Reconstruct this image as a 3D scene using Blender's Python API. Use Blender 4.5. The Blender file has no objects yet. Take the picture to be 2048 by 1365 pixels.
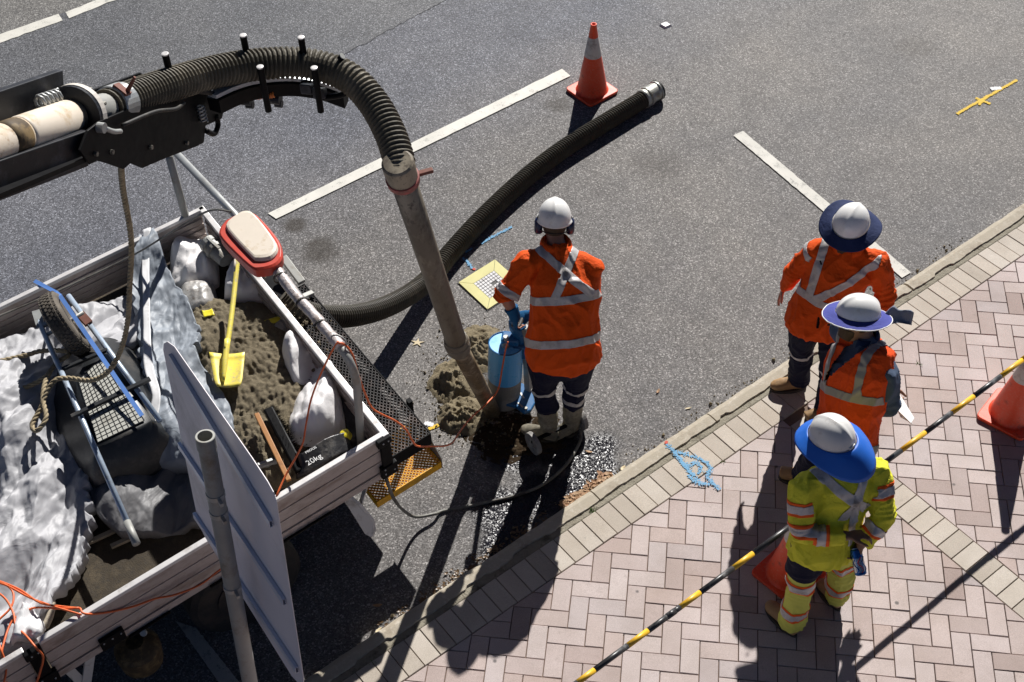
import bpy, bmesh, math, random
import numpy as np
from mathutils import Vector, Matrix, noise
rnd = random.Random(7)
SC = bpy.context.scene
COL = SC.collection
V = Vector
# ---------------------------------------------------------------- camera
F_PX = 2659.57
CAM = V((-0.33024, -5.27909, 7.13518))
RX = V((0.99198402, 0.12415324, -0.0235304)); RY = V((0.07488717, -0.72758928, -0.6819133)); RZ = V((-0.10178221, 0.67468497, -0.73105442))
cd = bpy.data.cameras.new('camera'); cam = bpy.data.objects.new('camera', cd); COL.objects.link(cam)
cd.sensor_width = 36; cd.lens = 36 * F_PX / 2048; cd.clip_start = .1; cd.clip_end = 500
cam.matrix_world = Matrix(((RX.x, -RY.x, -RZ.x, CAM.x), (RX.y, -RY.y, -RZ.y, CAM.y), (RX.z, -RY.z, -RZ.z, CAM.z), (0, 0, 0, 1)))
SC.camera = cam
# ---------------------------------------------------------------- light
SUNV = V((-.207, -1.385, -1.0)).normalized()          # direction the light travels
w = bpy.data.worlds.new('World'); SC.world = w; w.use_nodes = True
wn = w.node_tree.nodes; wl = w.node_tree.links
bg = wn['Background']; sky = wn.new('ShaderNodeTexSky'); sky.sky_type = 'NISHITA'; sky.sun_disc = False
sky.sun_elevation = math.asin(-SUNV.z); sky.sun_rotation = math.atan2(-SUNV.x, -SUNV.y)
sky.air_density = .22; sky.dust_density = .05; sky.ozone_density = 1.0
wl.new(sky.outputs[0], bg.inputs[0]); bg.inputs[1].default_value = .05
sd = bpy.data.lights.new('sun', 'SUN'); sd.energy = 5.0; sd.angle = math.radians(.53); sd.color = (1, .97, .925)
so = bpy.data.objects.new('sun', sd); COL.objects.link(so)
so.rotation_mode = 'QUATERNION'; so.rotation_quaternion = SUNV.to_track_quat('-Z', 'Y'); so.location = (2, 12, 9)
SC.view_settings.view_transform = 'Standard'; SC.view_settings.look = 'None'; SC.view_settings.gamma = 1
SC.view_settings.use_curve_mapping = False; SC.view_settings.exposure = .46
# ---------------------------------------------------------------- helpers
def at(px, py, z=0.0):
    d = RX * ((px - 1024) / F_PX) + RY * ((py - 682.5) / F_PX) + RZ
    return CAM + d * ((z - CAM.z) / d.z)
def pix(p):
    q = V(p) - CAM; dz = q.dot(RZ)
    return (1024 + F_PX * q.dot(RX) / dz, 682.5 + F_PX * q.dot(RY) / dz)
def kn(k, n, z=0.0):                                    # kerb coordinates: along, across (towards the road)
    c = math.sqrt(.5)
    return V(((k - n) * c, (k + n) * c, z))
def fbm(p, o=3):
    return noise.fractal(p, 1.0, 2.0, o)
def base_of(o):
    b = V((0, 0, 0))
    while o is not None: b += o.location; o = o.parent
    return b
def tag(o, label=None, cat=None, group=None, kind=None):
    if label: o['label'] = label
    if cat: o['category'] = cat
    if group: o['group'] = group
    if kind: o['kind'] = kind
    return o
def empty(name, loc, label=None, cat=None, group=None, kind=None):
    o = bpy.data.objects.new(name, None); COL.objects.link(o); o.location = loc; o.empty_display_size = .1
    return tag(o, label, cat, group, kind)
def obj(name, vf, m, parent=None, smooth=False, bevel=0, solid=0, sub=0, mi=None, uv=None, **kw):
    vs, fs = vf
    b = base_of(parent) if parent else V((0, 0, 0))
    me = bpy.data.meshes.new(name)
    me.from_pydata([tuple(V(v) - b) for v in vs], [], fs)
    ms = m if isinstance(m, (list, tuple)) else [m]
    for q in ms: me.materials.append(q)
    if mi is not None: me.polygons.foreach_set('material_index', mi)
    if smooth: me.polygons.foreach_set('use_smooth', [True] * len(fs))
    me.update()
    o = bpy.data.objects.new(name, me); COL.objects.link(o)
    if parent: o.parent = parent
    if solid:
        s = o.modifiers.new('s', 'SOLIDIFY'); s.thickness = solid; s.offset = 0
    if bevel:
        s = o.modifiers.new('b', 'BEVEL'); s.width = bevel; s.segments = 2; s.limit_method = 'ANGLE'; s.angle_limit = math.radians(40)
    if sub:
        s = o.modifiers.new('u', 'SUBSURF'); s.levels = sub; s.render_levels = sub
    return tag(o, **kw)
def rehome(o):                                          # put a lone mesh's origin at its base
    me = o.data; co = np.empty(len(me.vertices) * 3); me.vertices.foreach_get('co', co); co = co.reshape(-1, 3)
    c = (co.min(0) + co.max(0)) / 2; c[2] = co[:, 2].min()
    me.vertices.foreach_set('co', (co - c).ravel()); o.location = V(o.location) + V(c); me.update(); return o
def merge(*vfs):
    vs, fs = [], []
    for v, f in vfs:
        n = len(vs); vs += list(v); fs += [tuple(i + n for i in q) for q in f]
    return vs, fs
def frame(d, side=None):
    d = V(d).normalized()
    s = V(side) if side is not None else (V((0, 0, 1)) if abs(d.z) < .9 else V((1, 0, 0)))
    s = s - d * s.dot(d)
    if s.length < 1e-6: s = d.orthogonal()
    s.normalize(); return d, s, d.cross(s)
def box(c, ax, ay, az):                                 # centre, half-axis vectors
    c, ax, ay, az = V(c), V(ax), V(ay), V(az)
    vs = [c + ax * i + ay * j + az * k for k in (-1, 1) for j in (-1, 1) for i in (-1, 1)]
    fs = [(0, 2, 3, 1), (4, 5, 7, 6), (0, 1, 5, 4), (2, 6, 7, 3), (0, 4, 6, 2), (1, 3, 7, 5)]
    if ax.cross(ay).dot(az) < 0: fs = [f[::-1] for f in fs]
    return vs, fs
def bar(a, b, wd, ht, up=(0, 0, 1)):                    # rectangular bar from a to b
    a, b = V(a), V(b); d, u, s = frame(b - a, up)
    return box((a + b) / 2, (b - a) / 2, s * wd / 2, u * ht / 2)
def smoothpath(P, n=6):
    P = [V(p) for p in P]
    if len(P) < 3: return P
    out = []
    for i in range(len(P) - 1):
        p0 = P[i - 1] if i else P[0] * 2 - P[1]; p1, p2 = P[i], P[i + 1]
        p3 = P[i + 2] if i + 2 < len(P) else P[-1] * 2 - P[-2]
        for k in range(n):
            t = k / n
            out.append(.5 * ((2 * p1) + (p2 - p0) * t + (2 * p0 - 5 * p1 + 4 * p2 - p3) * t * t + (3 * p1 - p0 - 3 * p2 + p3) * t ** 3))
    return out + [P[-1]]
def loft(P, rx, ry=None, side=None, seg=12, caps=True, roundcap=False):
    P = [V(p) for p in P]; n = len(P)
    rx = list(rx) if hasattr(rx, '__len__') else [rx] * n
    ry = rx if ry is None else (list(ry) if hasattr(ry, '__len__') else [ry] * n)
    if roundcap:
        d0 = (P[0] - P[1]).normalized(); d1 = (P[-1] - P[-2]).normalized()
        a0, a1 = min(rx[0], ry[0]), min(rx[-1], ry[-1])
        P = [P[0] + d0 * a0 * .95, P[0] + d0 * a0 * .7] + P + [P[-1] + d1 * a1 * .7, P[-1] + d1 * a1 * .95]
        rx = [rx[0] * .3, rx[0] * .72] + rx + [rx[-1] * .72, rx[-1] * .3]
        ry = [ry[0] * .3, ry[0] * .72] + ry + [ry[-1] * .72, ry[-1] * .3]; n += 4
    vs = []; u = None
    for i in range(n):
        t = (P[min(i + 1, n - 1)] - P[max(i - 1, 0)]).normalized()
        if side is not None:
            sd_ = side[i] if isinstance(side, list) and len(side) == n else (side[0] if isinstance(side, list) else side)
            u = V(sd_) - t * V(sd_).dot(t)
            if u.length < 1e-5: u = t.orthogonal()
            u.normalize()
        elif u is None: u = frame(t)[1]
        else:
            u = u - t * u.dot(t); u.normalize()
        w_ = t.cross(u)
        for k in range(seg):
            a = 2 * math.pi * k / seg
            vs.append(P[i] + u * rx[i] * math.cos(a) + w_ * ry[i] * math.sin(a))
    fs = [(i * seg + k, i * seg + (k + 1) % seg, (i + 1) * seg + (k + 1) % seg, (i + 1) * seg + k) for i in range(n - 1) for k in range(seg)]
    if caps: fs += [tuple(range(seg))[::-1], tuple((n - 1) * seg + k for k in range(seg))]
    return vs, fs
def tube(P, r, seg=10, sm=0, **k):
    return loft(smoothpath(P, sm) if sm else P, r, seg=seg, **k)
def lathe(c, axis, prof, seg=24, side=None, caps=True):  # prof: (distance along axis, radius)
    c = V(c); d, u, w_ = frame(axis, side)
    vs = [c + d * h + (u * math.cos(2 * math.pi * k / seg) + w_ * math.sin(2 * math.pi * k / seg)) * r for h, r in prof for k in range(seg)]
    n = len(prof)
    fs = [(i * seg + k, i * seg + (k + 1) % seg, (i + 1) * seg + (k + 1) % seg, (i + 1) * seg + k) for i in range(n - 1) for k in range(seg)]
    if caps: fs += [tuple(range(seg))[::-1], tuple((n - 1) * seg + k for k in range(seg))]
    return vs, fs
def prism(pts, h):                                       # polygon (3D points) extruded by vector h
    pts = [V(p) for p in pts]; n = len(pts); h = V(h)
    nrm = sum(((pts[i] - pts[0]).cross(pts[(i + 1) % n] - pts[0]) for i in range(n)), V((0, 0, 0)))
    if nrm.dot(h) < 0: pts = pts[::-1]
    return pts + [p + h for p in pts], [tuple(range(n))[::-1], tuple(range(n, 2 * n))] + [(i, (i + 1) % n, n + (i + 1) % n, n + i) for i in range(n)]
def clip(poly, a, b, c):                                 # keep a*x+b*y<=c
    out = []
    for i in range(len(poly)):
        p, q = poly[i], poly[(i + 1) % len(poly)]
        dp, dq = a * p[0] + b * p[1] - c, a * q[0] + b * q[1] - c
        if dp <= 0: out.append(p)
        if (dp < 0) != (dq < 0) and abs(dp - dq) > 1e-12:
            t = dp / (dp - dq); out.append((p[0] + (q[0] - p[0]) * t, p[1] + (q[1] - p[1]) * t))
    return out
# ---------------------------------------------------------------- materials
def hexc(r, g, b):
    f = lambda v: ((v / 255 + .055) / 1.055) ** 2.4 if v > 10 else v / 255 / 12.92
    return (f(r), f(g), f(b), 1)
class NT:
    def __init__(s, name):
        s.m = bpy.data.materials.new(name); s.m.use_nodes = True; s.t = s.m.node_tree; s.b = s.t.nodes['Principled BSDF']
        s.tc = s.t.nodes.new('ShaderNodeTexCoord')
    def n(s, typ, ins=None, **at_):
        q = s.t.nodes.new(typ)
        for k, v_ in at_.items(): setattr(q, k, v_)
        for k, v_ in (ins or {}).items():
            if hasattr(v_, 'is_linked') or isinstance(v_, bpy.types.NodeSocket): s.t.links.new(v_, q.inputs[k])
            else: q.inputs[k].default_value = v_
        return q
    def l(s, a, b): s.t.links.new(a, b)
    def noise(s, scale, detail=4, rough=.6, vec=None, dist=0):
        return s.n('ShaderNodeTexNoise', {'Vector': vec or s.tc.outputs['Object'], 'Scale': scale, 'Detail': detail, 'Roughness': rough, 'Distortion': dist}).outputs[0]
    def ramp(s, fac, stops, interp='LINEAR'):
        r = s.n('ShaderNodeValToRGB', {'Fac': fac}); r.color_ramp.interpolation = interp
        e = r.color_ramp.elements
        while len(e) < len(stops): e.new(.5)
        for q, (p, c) in zip(e, stops): q.position = p; q.color = c if len(c) == 4 else (*c, 1)
        return r.outputs[0]
    def mix(s, f, a, b, mode='MIX'):
        q = s.n('ShaderNodeMix', data_type='RGBA', blend_type=mode)
        for k, v_ in ((0, f), (6, a), (7, b)):
            if isinstance(v_, bpy.types.NodeSocket): s.l(v_, q.inputs[k])
            else: q.inputs[k].default_value = v_
        return q.outputs[2]
    def math(s, op, a, b=0.0, c=0.0):
        q = s.n('ShaderNodeMath', operation=op)
        for k, v_ in ((0, a), (1, b), (2, c)):
            if isinstance(v_, bpy.types.NodeSocket): s.l(v_, q.inputs[k])
            else: q.inputs[k].default_value = v_
        return q.outputs[0]
    def bump(s, h, strength=.3, dist=.01, nrm=None):
        q = s.n('ShaderNodeBump', {'Height': h, 'Strength': strength, 'Distance': dist})
        if nrm: s.l(nrm, q.inputs['Normal'])
        return q.outputs[0]
    def out(s, col, rough=.6, metal=0, nrm=None, spec=.5):
        for k, v_ in (('Base Color', col), ('Roughness', rough), ('Metallic', metal), ('Normal', nrm), ('Specular IOR Level', spec)):
            if v_ is None: continue
            if isinstance(v_, bpy.types.NodeSocket): s.l(v_, s.b.inputs[k])
            else: s.b.inputs[k].default_value = v_
        return s.m
def c4(c, f=1.0): return (c[0] * f, c[1] * f, c[2] * f, 1)
def mat(name, col, var=.15, scale=12, rough=.55, metal=0, dirt=None, dscale=6, dth=.55, bump=.15, bscale=60, bdist=.003, spec=.5, stretch=None, grime=None):
    t = NT(name); vec = t.tc.outputs['Object']
    if stretch: vec = t.n('ShaderNodeMapping', {'Vector': vec, 'Scale': stretch}).outputs[0]
    base = t.mix(t.noise(scale, 5, .65, vec), c4(col, 1 - var), c4(col, 1 + var))
    if dirt:
        f = t.ramp(t.noise(dscale, 6, .7, vec), [(dth - .07, (0, 0, 0)), (dth + .07, (1, 1, 1))])
        base = t.mix(f, base, c4(dirt))
    if grime:
        f = t.ramp(t.noise(dscale * 7, 5, .75, vec), [(.52, (0, 0, 0)), (.66, (1, 1, 1))])
        base = t.mix(f, base, c4(grime))
    rg = t.math('MULTIPLY_ADD', t.noise(scale * 2.3, 3, .6, vec), .25, rough - .125)
    nm = t.bump(t.noise(bscale, 4, .6, vec), bump, bdist) if bump else None
    return t.out(base, rg, metal, nm, spec)
# ================================================================ setting materials
def asphalt(name, c1, c2, blotch, wet=False):
    t = NT(name); o = t.tc.outputs['Object']
    vo = t.n('ShaderNodeTexVoronoi', {'Vector': o, 'Scale': 120.0}, feature='F1')
    cell = t.n('ShaderNodeSeparateColor', {'Color': vo.outputs['Color']})
    fine = t.noise(420, 2, .6)
    chip = t.ramp(cell.outputs[0], [(0, c4(c1, .38)), (.3, c4(c1, .85)), (.75, c4(c2, 1.02)), (.9, c4(c2, 1.7)), (1, c4(c2, 3.0))])
    col = t.mix(.36, chip, t.mix(fine, c4(c1, .75), c4(c2, 1.2)))
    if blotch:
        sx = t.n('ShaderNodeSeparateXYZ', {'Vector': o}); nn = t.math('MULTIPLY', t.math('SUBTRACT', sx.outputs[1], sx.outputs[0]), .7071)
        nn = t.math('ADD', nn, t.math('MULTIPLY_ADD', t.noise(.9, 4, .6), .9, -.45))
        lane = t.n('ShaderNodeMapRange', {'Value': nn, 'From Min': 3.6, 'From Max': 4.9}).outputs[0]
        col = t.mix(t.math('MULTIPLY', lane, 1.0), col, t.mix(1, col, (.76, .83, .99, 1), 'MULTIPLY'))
    big = t.ramp(t.noise(.55, 5, .6), [(.3, c4((.80, .81, .84))), (.7, c4((1.14, 1.11, 1.06)))])
    col = t.mix(1, col, big, 'MULTIPLY')
    mid = t.ramp(t.noise(3.1, 6, .7), [(.35, (.86, .86, .87)), (.65, (1.08, 1.08, 1.08))])
    col = t.mix(1, col, mid, 'MULTIPLY')
    bits = t.ramp(t.n('ShaderNodeTexVoronoi', {'Vector': o, 'Scale': 5.0, 'Randomness': 1.0}).outputs['Distance'], [(.028, (1, 1, 1)), (.036, (0, 0, 0))], 'LINEAR')
    col = t.mix(bits, col, (.01, .009, .008, 1))
    rg = t.math('MULTIPLY_ADD', cell.outputs[1], .4, .42)
    hh = t.math('ADD', t.math('MULTIPLY', cell.outputs[2], .7), t.noise(260, 3, .7))
    gn = t.n('ShaderNodeNewGeometry').outputs['Normal']
    fsc = t.n('ShaderNodeCombineXYZ', {'X': .26, 'Y': .26, 'Z': 0.0}).outputs[0]
    fc = t.n('ShaderNodeVectorMath', {0: vo.outputs['Color'], 1: (.5, .5, .5)}, operation='SUBTRACT').outputs[0]
    fc = t.n('ShaderNodeVectorMath', {0: fc, 1: fsc}, operation='MULTIPLY').outputs[0]
    fn = t.n('ShaderNodeVectorMath', {0: t.n('ShaderNodeVectorMath', {0: gn, 1: fc}, operation='ADD').outputs[0]}, operation='NORMALIZE').outputs[0]
    st = .55
    def spot(c, r, soft, nz=.35, sc=4, sx=1.0, sy=1.0):
        mp = t.n('ShaderNodeMapping', {'Vector': o, 'Location': (-c[0], -c[1], 0)}, vector_type='POINT')
        m2 = t.n('ShaderNodeMapping', {'Vector': mp.outputs[0], 'Scale': (sx / r, sy / r, 0)})
        ln = t.n('ShaderNodeVectorMath', {0: m2.outputs[0]}, operation='LENGTH').outputs['Value']
        v_ = t.math('ADD', ln, t.math('MULTIPLY_ADD', t.noise(sc, 5, .65), nz * 2, -nz))
        return t.ramp(v_, [(1 - soft, (1, 1, 1)), (1.0 + (.15 if soft < .3 else 0), (0, 0, 0))])
    if blotch:
        for (px, py, r, k) in ((640, 500, .20, .75), (590, 450, .12, .8), (1000, 780, .3, .7), (1120, 210, .16, .6), (1310, 330, .25, .35), (1830, 95, .22, .35)):
            p = at(px, py, -.1)
            col = t.mix(t.math('MULTIPLY', spot(p, r, .55, .5, 6), k), col, c4((.045, .037, .03)))
    if wet:
        m = None
        for (px, py, r) in ((1180, 935, .27), (1150, 985, .28), (1200, 895, .17), (1085, 985, .32), (1015, 1030, .30), (1030, 905, .30), (995, 1090, .18), (1120, 900, .3)):
            p = at(px, py, -.1); q = spot(p, r, .5, .42, 7)
            m = q if m is None else t.math('MAXIMUM', m, q)
        col = t.mix(m, col, t.mix(.90, col, (.0, .0, .006, 1)))
        rg = t.mix(m, rg, t.math('MULTIPLY_ADD', cell.outputs[1], .14, .20))
        rg = t.n('ShaderNodeSeparateColor', {'Color': rg}).outputs[0]
        f2 = t.math('MULTIPLY_ADD', m, .36, .30); t.l(f2, fsc.node.inputs['X']); t.l(f2, fsc.node.inputs['Y'])
        nm = t.n('ShaderNodeBump', {'Height': hh, 'Strength': t.math('MULTIPLY_ADD', m, -.38, st), 'Distance': .004, 'Normal': fn}).outputs[0]
        return t.out(col, rg, 0, nm, t.n('ShaderNodeMapRange', {'Value': m, 'To Min': .2, 'To Max': .36}).outputs[0])
    return t.out(col, rg, 0, t.bump(hh, st, .004, fn), .3)
M = {}
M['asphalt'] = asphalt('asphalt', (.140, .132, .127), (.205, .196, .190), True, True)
M['asphalt2'] = asphalt('asphalt_dark', (.085, .088, .097), (.135, .139, .151), False)
M['asphalt3'] = asphalt('asphalt_pale', (.135, .13, .125), (.2, .195, .185), False)
def paver_mat(name, cols, attr=False):
    t = NT(name); vec = t.tc.outputs['Object']
    if attr: r = t.n('ShaderNodeAttribute', attribute_name='tone').outputs['Fac']
    else: r = t.n('ShaderNodeObjectInfo').outputs['Random']
    col = t.ramp(r, [(i / (len(cols) - 1), c4(c)) for i, c in enumerate(cols)])
    geo = t.n('ShaderNodeNewGeometry').outputs['Position']
    col = t.mix(1, col, t.ramp(t.noise(190, 3, .7, geo), [(.3, (.8, .79, .78)), (.7, (1.16, 1.16, 1.15))]), 'MULTIPLY')
    col = t.mix(1, col, t.ramp(t.noise(2.2, 5, .65, geo), [(.3, (.86, .84, .81)), (.68, (1.1, 1.1, 1.1))]), 'MULTIPLY')
    col = t.mix(t.ramp(t.noise(9, 6, .75, geo), [(.6, (0, 0, 0)), (.78, (.45, .45, .45))]), col, (.16, .125, .10, 1))
    sp = t.ramp(t.n('ShaderNodeTexVoronoi', {'Vector': geo, 'Scale': 3.3}).outputs['Distance'], [(.03, (.8, .8, .8)), (.055, (0, 0, 0))])
    col = t.mix(sp, col, (.09, .085, .085, 1))
    nm = t.bump(t.noise(240, 4, .7, geo), .35, .0025)
    return t.out(col, .78, 0, nm, .35)
PK = [(.37, .29, .27), (.48, .40, .38), (.52, .445, .435), (.43, .345, .325), (.56, .49, .48), (.46, .365, .335), (.44, .385, .385), (.54, .47, .46), (.50, .42, .40)]
M['paver'] = paver_mat('pink_paver', PK); M['paver_a'] = paver_mat('pink_paver_joined', PK, True)
CK = [(.46, .41, .355), (.52, .465, .405), (.44, .39, .335), (.55, .50, .445), (.49, .43, .365)]
M['edging'] = paver_mat('cream_paver', CK); M['edging_a'] = paver_mat('cream_paver_joined', CK, True)
M['sandjoint'] = mat('joint_sand', (.17, .115, .085), .25, 90, .9, bump=.5, bscale=300)
M['kerb'] = mat('kerb_concrete', (.42, .37, .29), .12, 7, .85, dirt=(.30, .25, .19), dscale=3.5, dth=.6, grime=(.52, .47, .39), bump=.5, bscale=180, bdist=.004)
M['mortar'] = mat('old_mortar', (.27, .245, .19), .3, 22, .92, dirt=(.12, .10, .07), dscale=14, dth=.6, bump=.9, bscale=90, bdist=.01)
def paint(name, col, wear=.5, under=(.09, .085, .08), sc=38):
    t = NT(name)
    f = t.ramp(t.math('ADD', t.math('MULTIPLY', t.noise(sc * .35, 6, .8), .62), t.math('MULTIPLY', t.noise(260, 3, .7), .38)), [(wear - .05, c4(under)), (wear + .04, c4(col))])
    f = t.mix(1, f, t.ramp(t.noise(4, 5, .6), [(.3, (.85, .85, .84)), (.7, (1.05, 1.05, 1.05))]), 'MULTIPLY')
    return t.out(f, .6, 0, t.bump(t.noise(240, 3, .7), .4, .003), .4)
M['line'] = paint('road_paint', (.70, .68, .62), .405)
M['line2'] = paint('road_paint_worn', (.55, .53, .48), .425)
# ================================================================ road
def sheet(name, pts, m, parent=None, cell=None, **kw):
    return obj(name, (pts, [tuple(range(len(pts)))]), m, parent, **kw)
ROADZ = -.1
sheet('road', [V((-90, -90, ROADZ)), V((90, -90, ROADZ)), V((90, 90, ROADZ)), V((-90, 90, ROADZ))], M['asphalt'], kind='structure')
def jag(a, b, n, amp, seed):
    out = []
    for i in range(n + 1):
        t = i / n; p = V(a).lerp(V(b), t); d = (V(b) - V(a)).normalized(); q = V((-d.y, d.x, 0))
        e = amp * noise.noise(V((i * .37 * 3, seed, 0))) * (0 if i in (0, n) else 1) + amp * .5 * noise.noise(V((i * 2.1, seed, 5)))
        out.append(p + q * e)
    return out
z1 = ROADZ + .004
lowseam = jag(at(-900, 640, z1), at(-60, 380, z1), 12, .02, 1)[:-1] + jag(at(-60, 380, z1), at(690, 108, z1), 30, .025, 2)[:-1] + jag(at(690, 108, z1), at(905, -8, z1), 30, .05, 3)[:-1] + jag(at(905, -8, z1), at(1900, -700, z1), 12, .03, 4)
sheet('darker_asphalt_lane', lowseam + [at(900, -700, z1), at(214, -6, z1), at(0, 72, z1), at(-700, 310, z1)], M['asphalt2'], kind='structure')
sheet('pale_asphalt_lane', [at(-700, 310, z1), at(0, 72, z1), at(214, -6, z1), at(900, -700, z1), at(300, -1000, z1), at(-900, -300, z1)], M['asphalt3'], kind='structure')
def stripe(name, quad, z, m, n=40, amp=.006, seed=0):
    a, b, c, d = [at(*p, z) for p in quad]              # a-b end, b-c long, c-d end, d-a long
    pts = jag(a, b, 4, amp, seed)[:-1] + jag(b, c, n, amp, seed + 1)[:-1] + jag(c, d, 4, amp * 1.5, seed + 2)[:-1] + jag(d, a, n, amp, seed + 3)[:-1]
    return sheet(name, pts, m, kind='structure')
z2 = ROADZ + .008
stripe('lane_dash', [(536, 427), (552, 438), (1141, 152), (1124, 138)], z2, M['line'], seed=10)
stripe('parking_bay_line', [(1467, 271), (1486, 262), (1822, 545), (1804, 556)], z2, M['line2'], seed=20)
stripe('edge_line', [(-420, 214), (-412, 234), (125, 41), (117, 28)], z2, M['line'], amp=.012, seed=30)
stripe('edge_line', [(131, 25), (138, 37), (700, -188), (680, -200)], z2, M['line'], amp=.016, seed=40)
# ================================================================ footpath, kerb
J = .0028
def pav(poly, top, col_kind):
    """paver prism with a small chamfer; poly 2D ccw"""
    n = len(poly); cx = sum(p[0] for p in poly) / n; cy = sum(p[1] for p in poly) / n
    def off(d):
        out = []
        for x, y in poly:
            dx, dy = x - cx, y - cy; L = math.hypot(dx, dy) or 1
            out.append((x - dx / L * d * 1.3, y - dy / L * d * 1.3))
        return out
    e = off(.0025)
    vs = [V((x, y, -.03)) for x, y in poly] + [V((x, y, top - .0025)) for x, y in poly] + [V((x, y, top)) for x, y in e]
    fs = [(i, (i + 1) % n, n + (i + 1) % n, n + i) for i in range(n)] + [(n + i, n + (i + 1) % n, 2 * n + (i + 1) % n, 2 * n + i) for i in range(n)] + [tuple(range(2 * n, 3 * n))]
    return vs, fs
MOD = .115
PAVERS = []
s2 = math.sqrt(.5)
def area(p): return sum(p[i][0] * p[(i + 1) % len(p)][1] - p[(i + 1) % len(p)][0] * p[i][1] for i in range(len(p))) / 2 if len(p) > 2 else 0
for i in range(-40, 75):
    for j in range(-75, 60):
        k = (i - j) % 4
        if k == 0: r = (i, i + 2, j, j + 1)
        elif k == 3: r = (i, i + 1, j, j + 2)
        else: continue
        x0, x1, y0, y1 = r[0] * MOD + J, r[1] * MOD - J, -r[3] * MOD + J, -r[2] * MOD - J
        cx, cy = (x0 + x1) / 2, (y0 + y1) / 2
        if (cy - cx) * s2 > .35: continue
        p0 = [(x0, y0), (x1, y0), (x1, y1), (x0, y1)]
        p1 = clip(p0, -s2, s2, .0845)
        for q in (clip(p1, s2, s2, .979), clip(p1, -s2, -s2, -1.206)):
            if len(q) > 2 and area(q) > 2e-4:
                px, py = pix((sum(a[0] for a in q) / len(q), sum(a[1] for a in q) / len(q), 0))
                if -900 < px < 2950 and py < 2100: PAVERS.append((q, px, py, (V((cx, cy, 0)) - CAM).length))
inview = [p for p in PAVERS if -20 < p[1] < 2068 and -20 < p[2] < 1385]
inview.sort(key=lambda p: p[3]); single = set(id(p) for p in inview[:296])
fp = obj('footpath', ([kn(-9, .318, -.012), kn(-9, -9, -.012), kn(9, -9, -.012), kn(9, .318, -.012)], [(0, 1, 2, 3)]), M['sandjoint'], kind='structure')
rest = ([], [])
def toned(o, per_face): 
    a = o.data.attributes.new('tone', 'FLOAT', 'FACE'); a.data.foreach_set('value', per_face)
bag = []; tones = []
for p in PAVERS:
    top = rnd.uniform(-.0025, .002); g = pav(p[0], top, 0); tl = (rnd.gauss(0, .011), rnd.gauss(0, .011)); cx_ = sum(q_.x for q_ in g[0]) / len(g[0]); cy_ = sum(q_.y for q_ in g[0]) / len(g[0]); ra = rnd.gauss(0, .004)
    g = ([V((cx_ + (q_.x - cx_) - (q_.y - cy_) * ra, cy_ + (q_.y - cy_) + (q_.x - cx_) * ra, q_.z + ((q_.x - cx_) * tl[0] + (q_.y - cy_) * tl[1] if q_.z > -.02 else 0))) for q_ in g[0]], g[1])
    if id(p) in single: obj('paver', g, M['paver'], fp)
    else: bag.append(g); tones += [rnd.random()] * len(g[1])
toned(obj('distant_pavers', merge(*bag), M['paver_a'], fp, kind='stuff'), tones)
bag = []; tones = []
def edging(k0, k1, n0, n1):
    poly = [(kn(a, b).x, kn(a, b).y) for a, b in ((k0, n0), (k1, n0), (k1, n1), (k0, n1))]
    if area(poly) < 0: poly = poly[::-1]
    c = kn((k0 + k1) / 2, (n0 + n1) / 2); px, py = pix(c); g = pav(poly, rnd.uniform(-.001, .003), 0)
    if -20 < px < 2068 and -20 < py < 1385: obj('edging_paver', g, M['edging'], fp)
    else:
        bag.append(g); tones.extend([rnd.random()] * len(g[1]))
SP = .1172
for i in range(-60, 60):
    k0 = -.6425 + i * SP
    if 1 <= (i) <= 1 and False: continue
    edging(k0 + .003, k0 + SP - .003, .0905, .312)
for i in range(-8, 60):
    n1 = -.7929 - i * .1163
    if n1 > .06: continue
    edging(.985, 1.200, n1 - .1163 + .003, min(n1 - .003, .084))
toned(obj('distant_edging_pavers', merge(*bag), M['edging_a'], fp, kind='stuff'), tones)
# mortar strip, kerb stones
def ribbon(prof_fn, k0, k1, dk=.025):
    ks = np.arange(k0, k1 + 1e-6, dk); vs, fs = [], []
    m = len(prof_fn(k0))
    for k in ks:
        for n_, z_ in prof_fn(float(k)): vs.append(kn(float(k), n_, z_))
    for i in range(len(ks) - 1):
        for j in range(m - 1): fs.append((i * m + j, (i + 1) * m + j, (i + 1) * m + j + 1, i * m + j + 1))
    fs += [tuple(range(m)), tuple((len(ks) - 1) * m + j for j in range(m))[::-1]]
    return vs, fs
def N1(k, s, f=4.0): return noise.noise(V((k * f, s, .3)))
kerb = empty('kerb', kn(0, .42, -.1), kind='structure')
def kp(k):
    e = .0055 * N1(k, 1, 9) + .003 * N1(k, 2, 40); i_ = .010 * N1(k, 3, 5) + .006 * N1(k, 7, 22) + (.018 if N1(k, 9, 3.5) > .32 else 0)
    return [(.362 + i_, -.10), (.362 + i_, -.004), (.366 + i_, 0.002), (.43, .004 + .001 * N1(k, 4, 12)), (.457 + e, -.004), (.472 + e, -.022), (.480 + e, -.06), (.484 + e, -.13)]
ends = [-9, -3.3, -.44, .62, 2.665, 5.2, 9]
for a, b in zip(ends[:-1], ends[1:]):
    obj('kerb_stone', ribbon(kp, a + .004, b - .004), M['kerb'], kerb, smooth=False)
def mp_(k):
    h = lambda s: .005 * N1(k, s, 18) + .003 * N1(k, s + 9, 60)
    return [(.314, -.05), (.314, -.003 + h(20)), (.33, -.007 + h(21)), (.345, -.008 + h(22)), (.362, -.010 + h(23)), (.392, -.014)]
obj('mortar_joint', ribbon(mp_, -9, 9, .012), M['mortar'], kerb, smooth=True)
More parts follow.
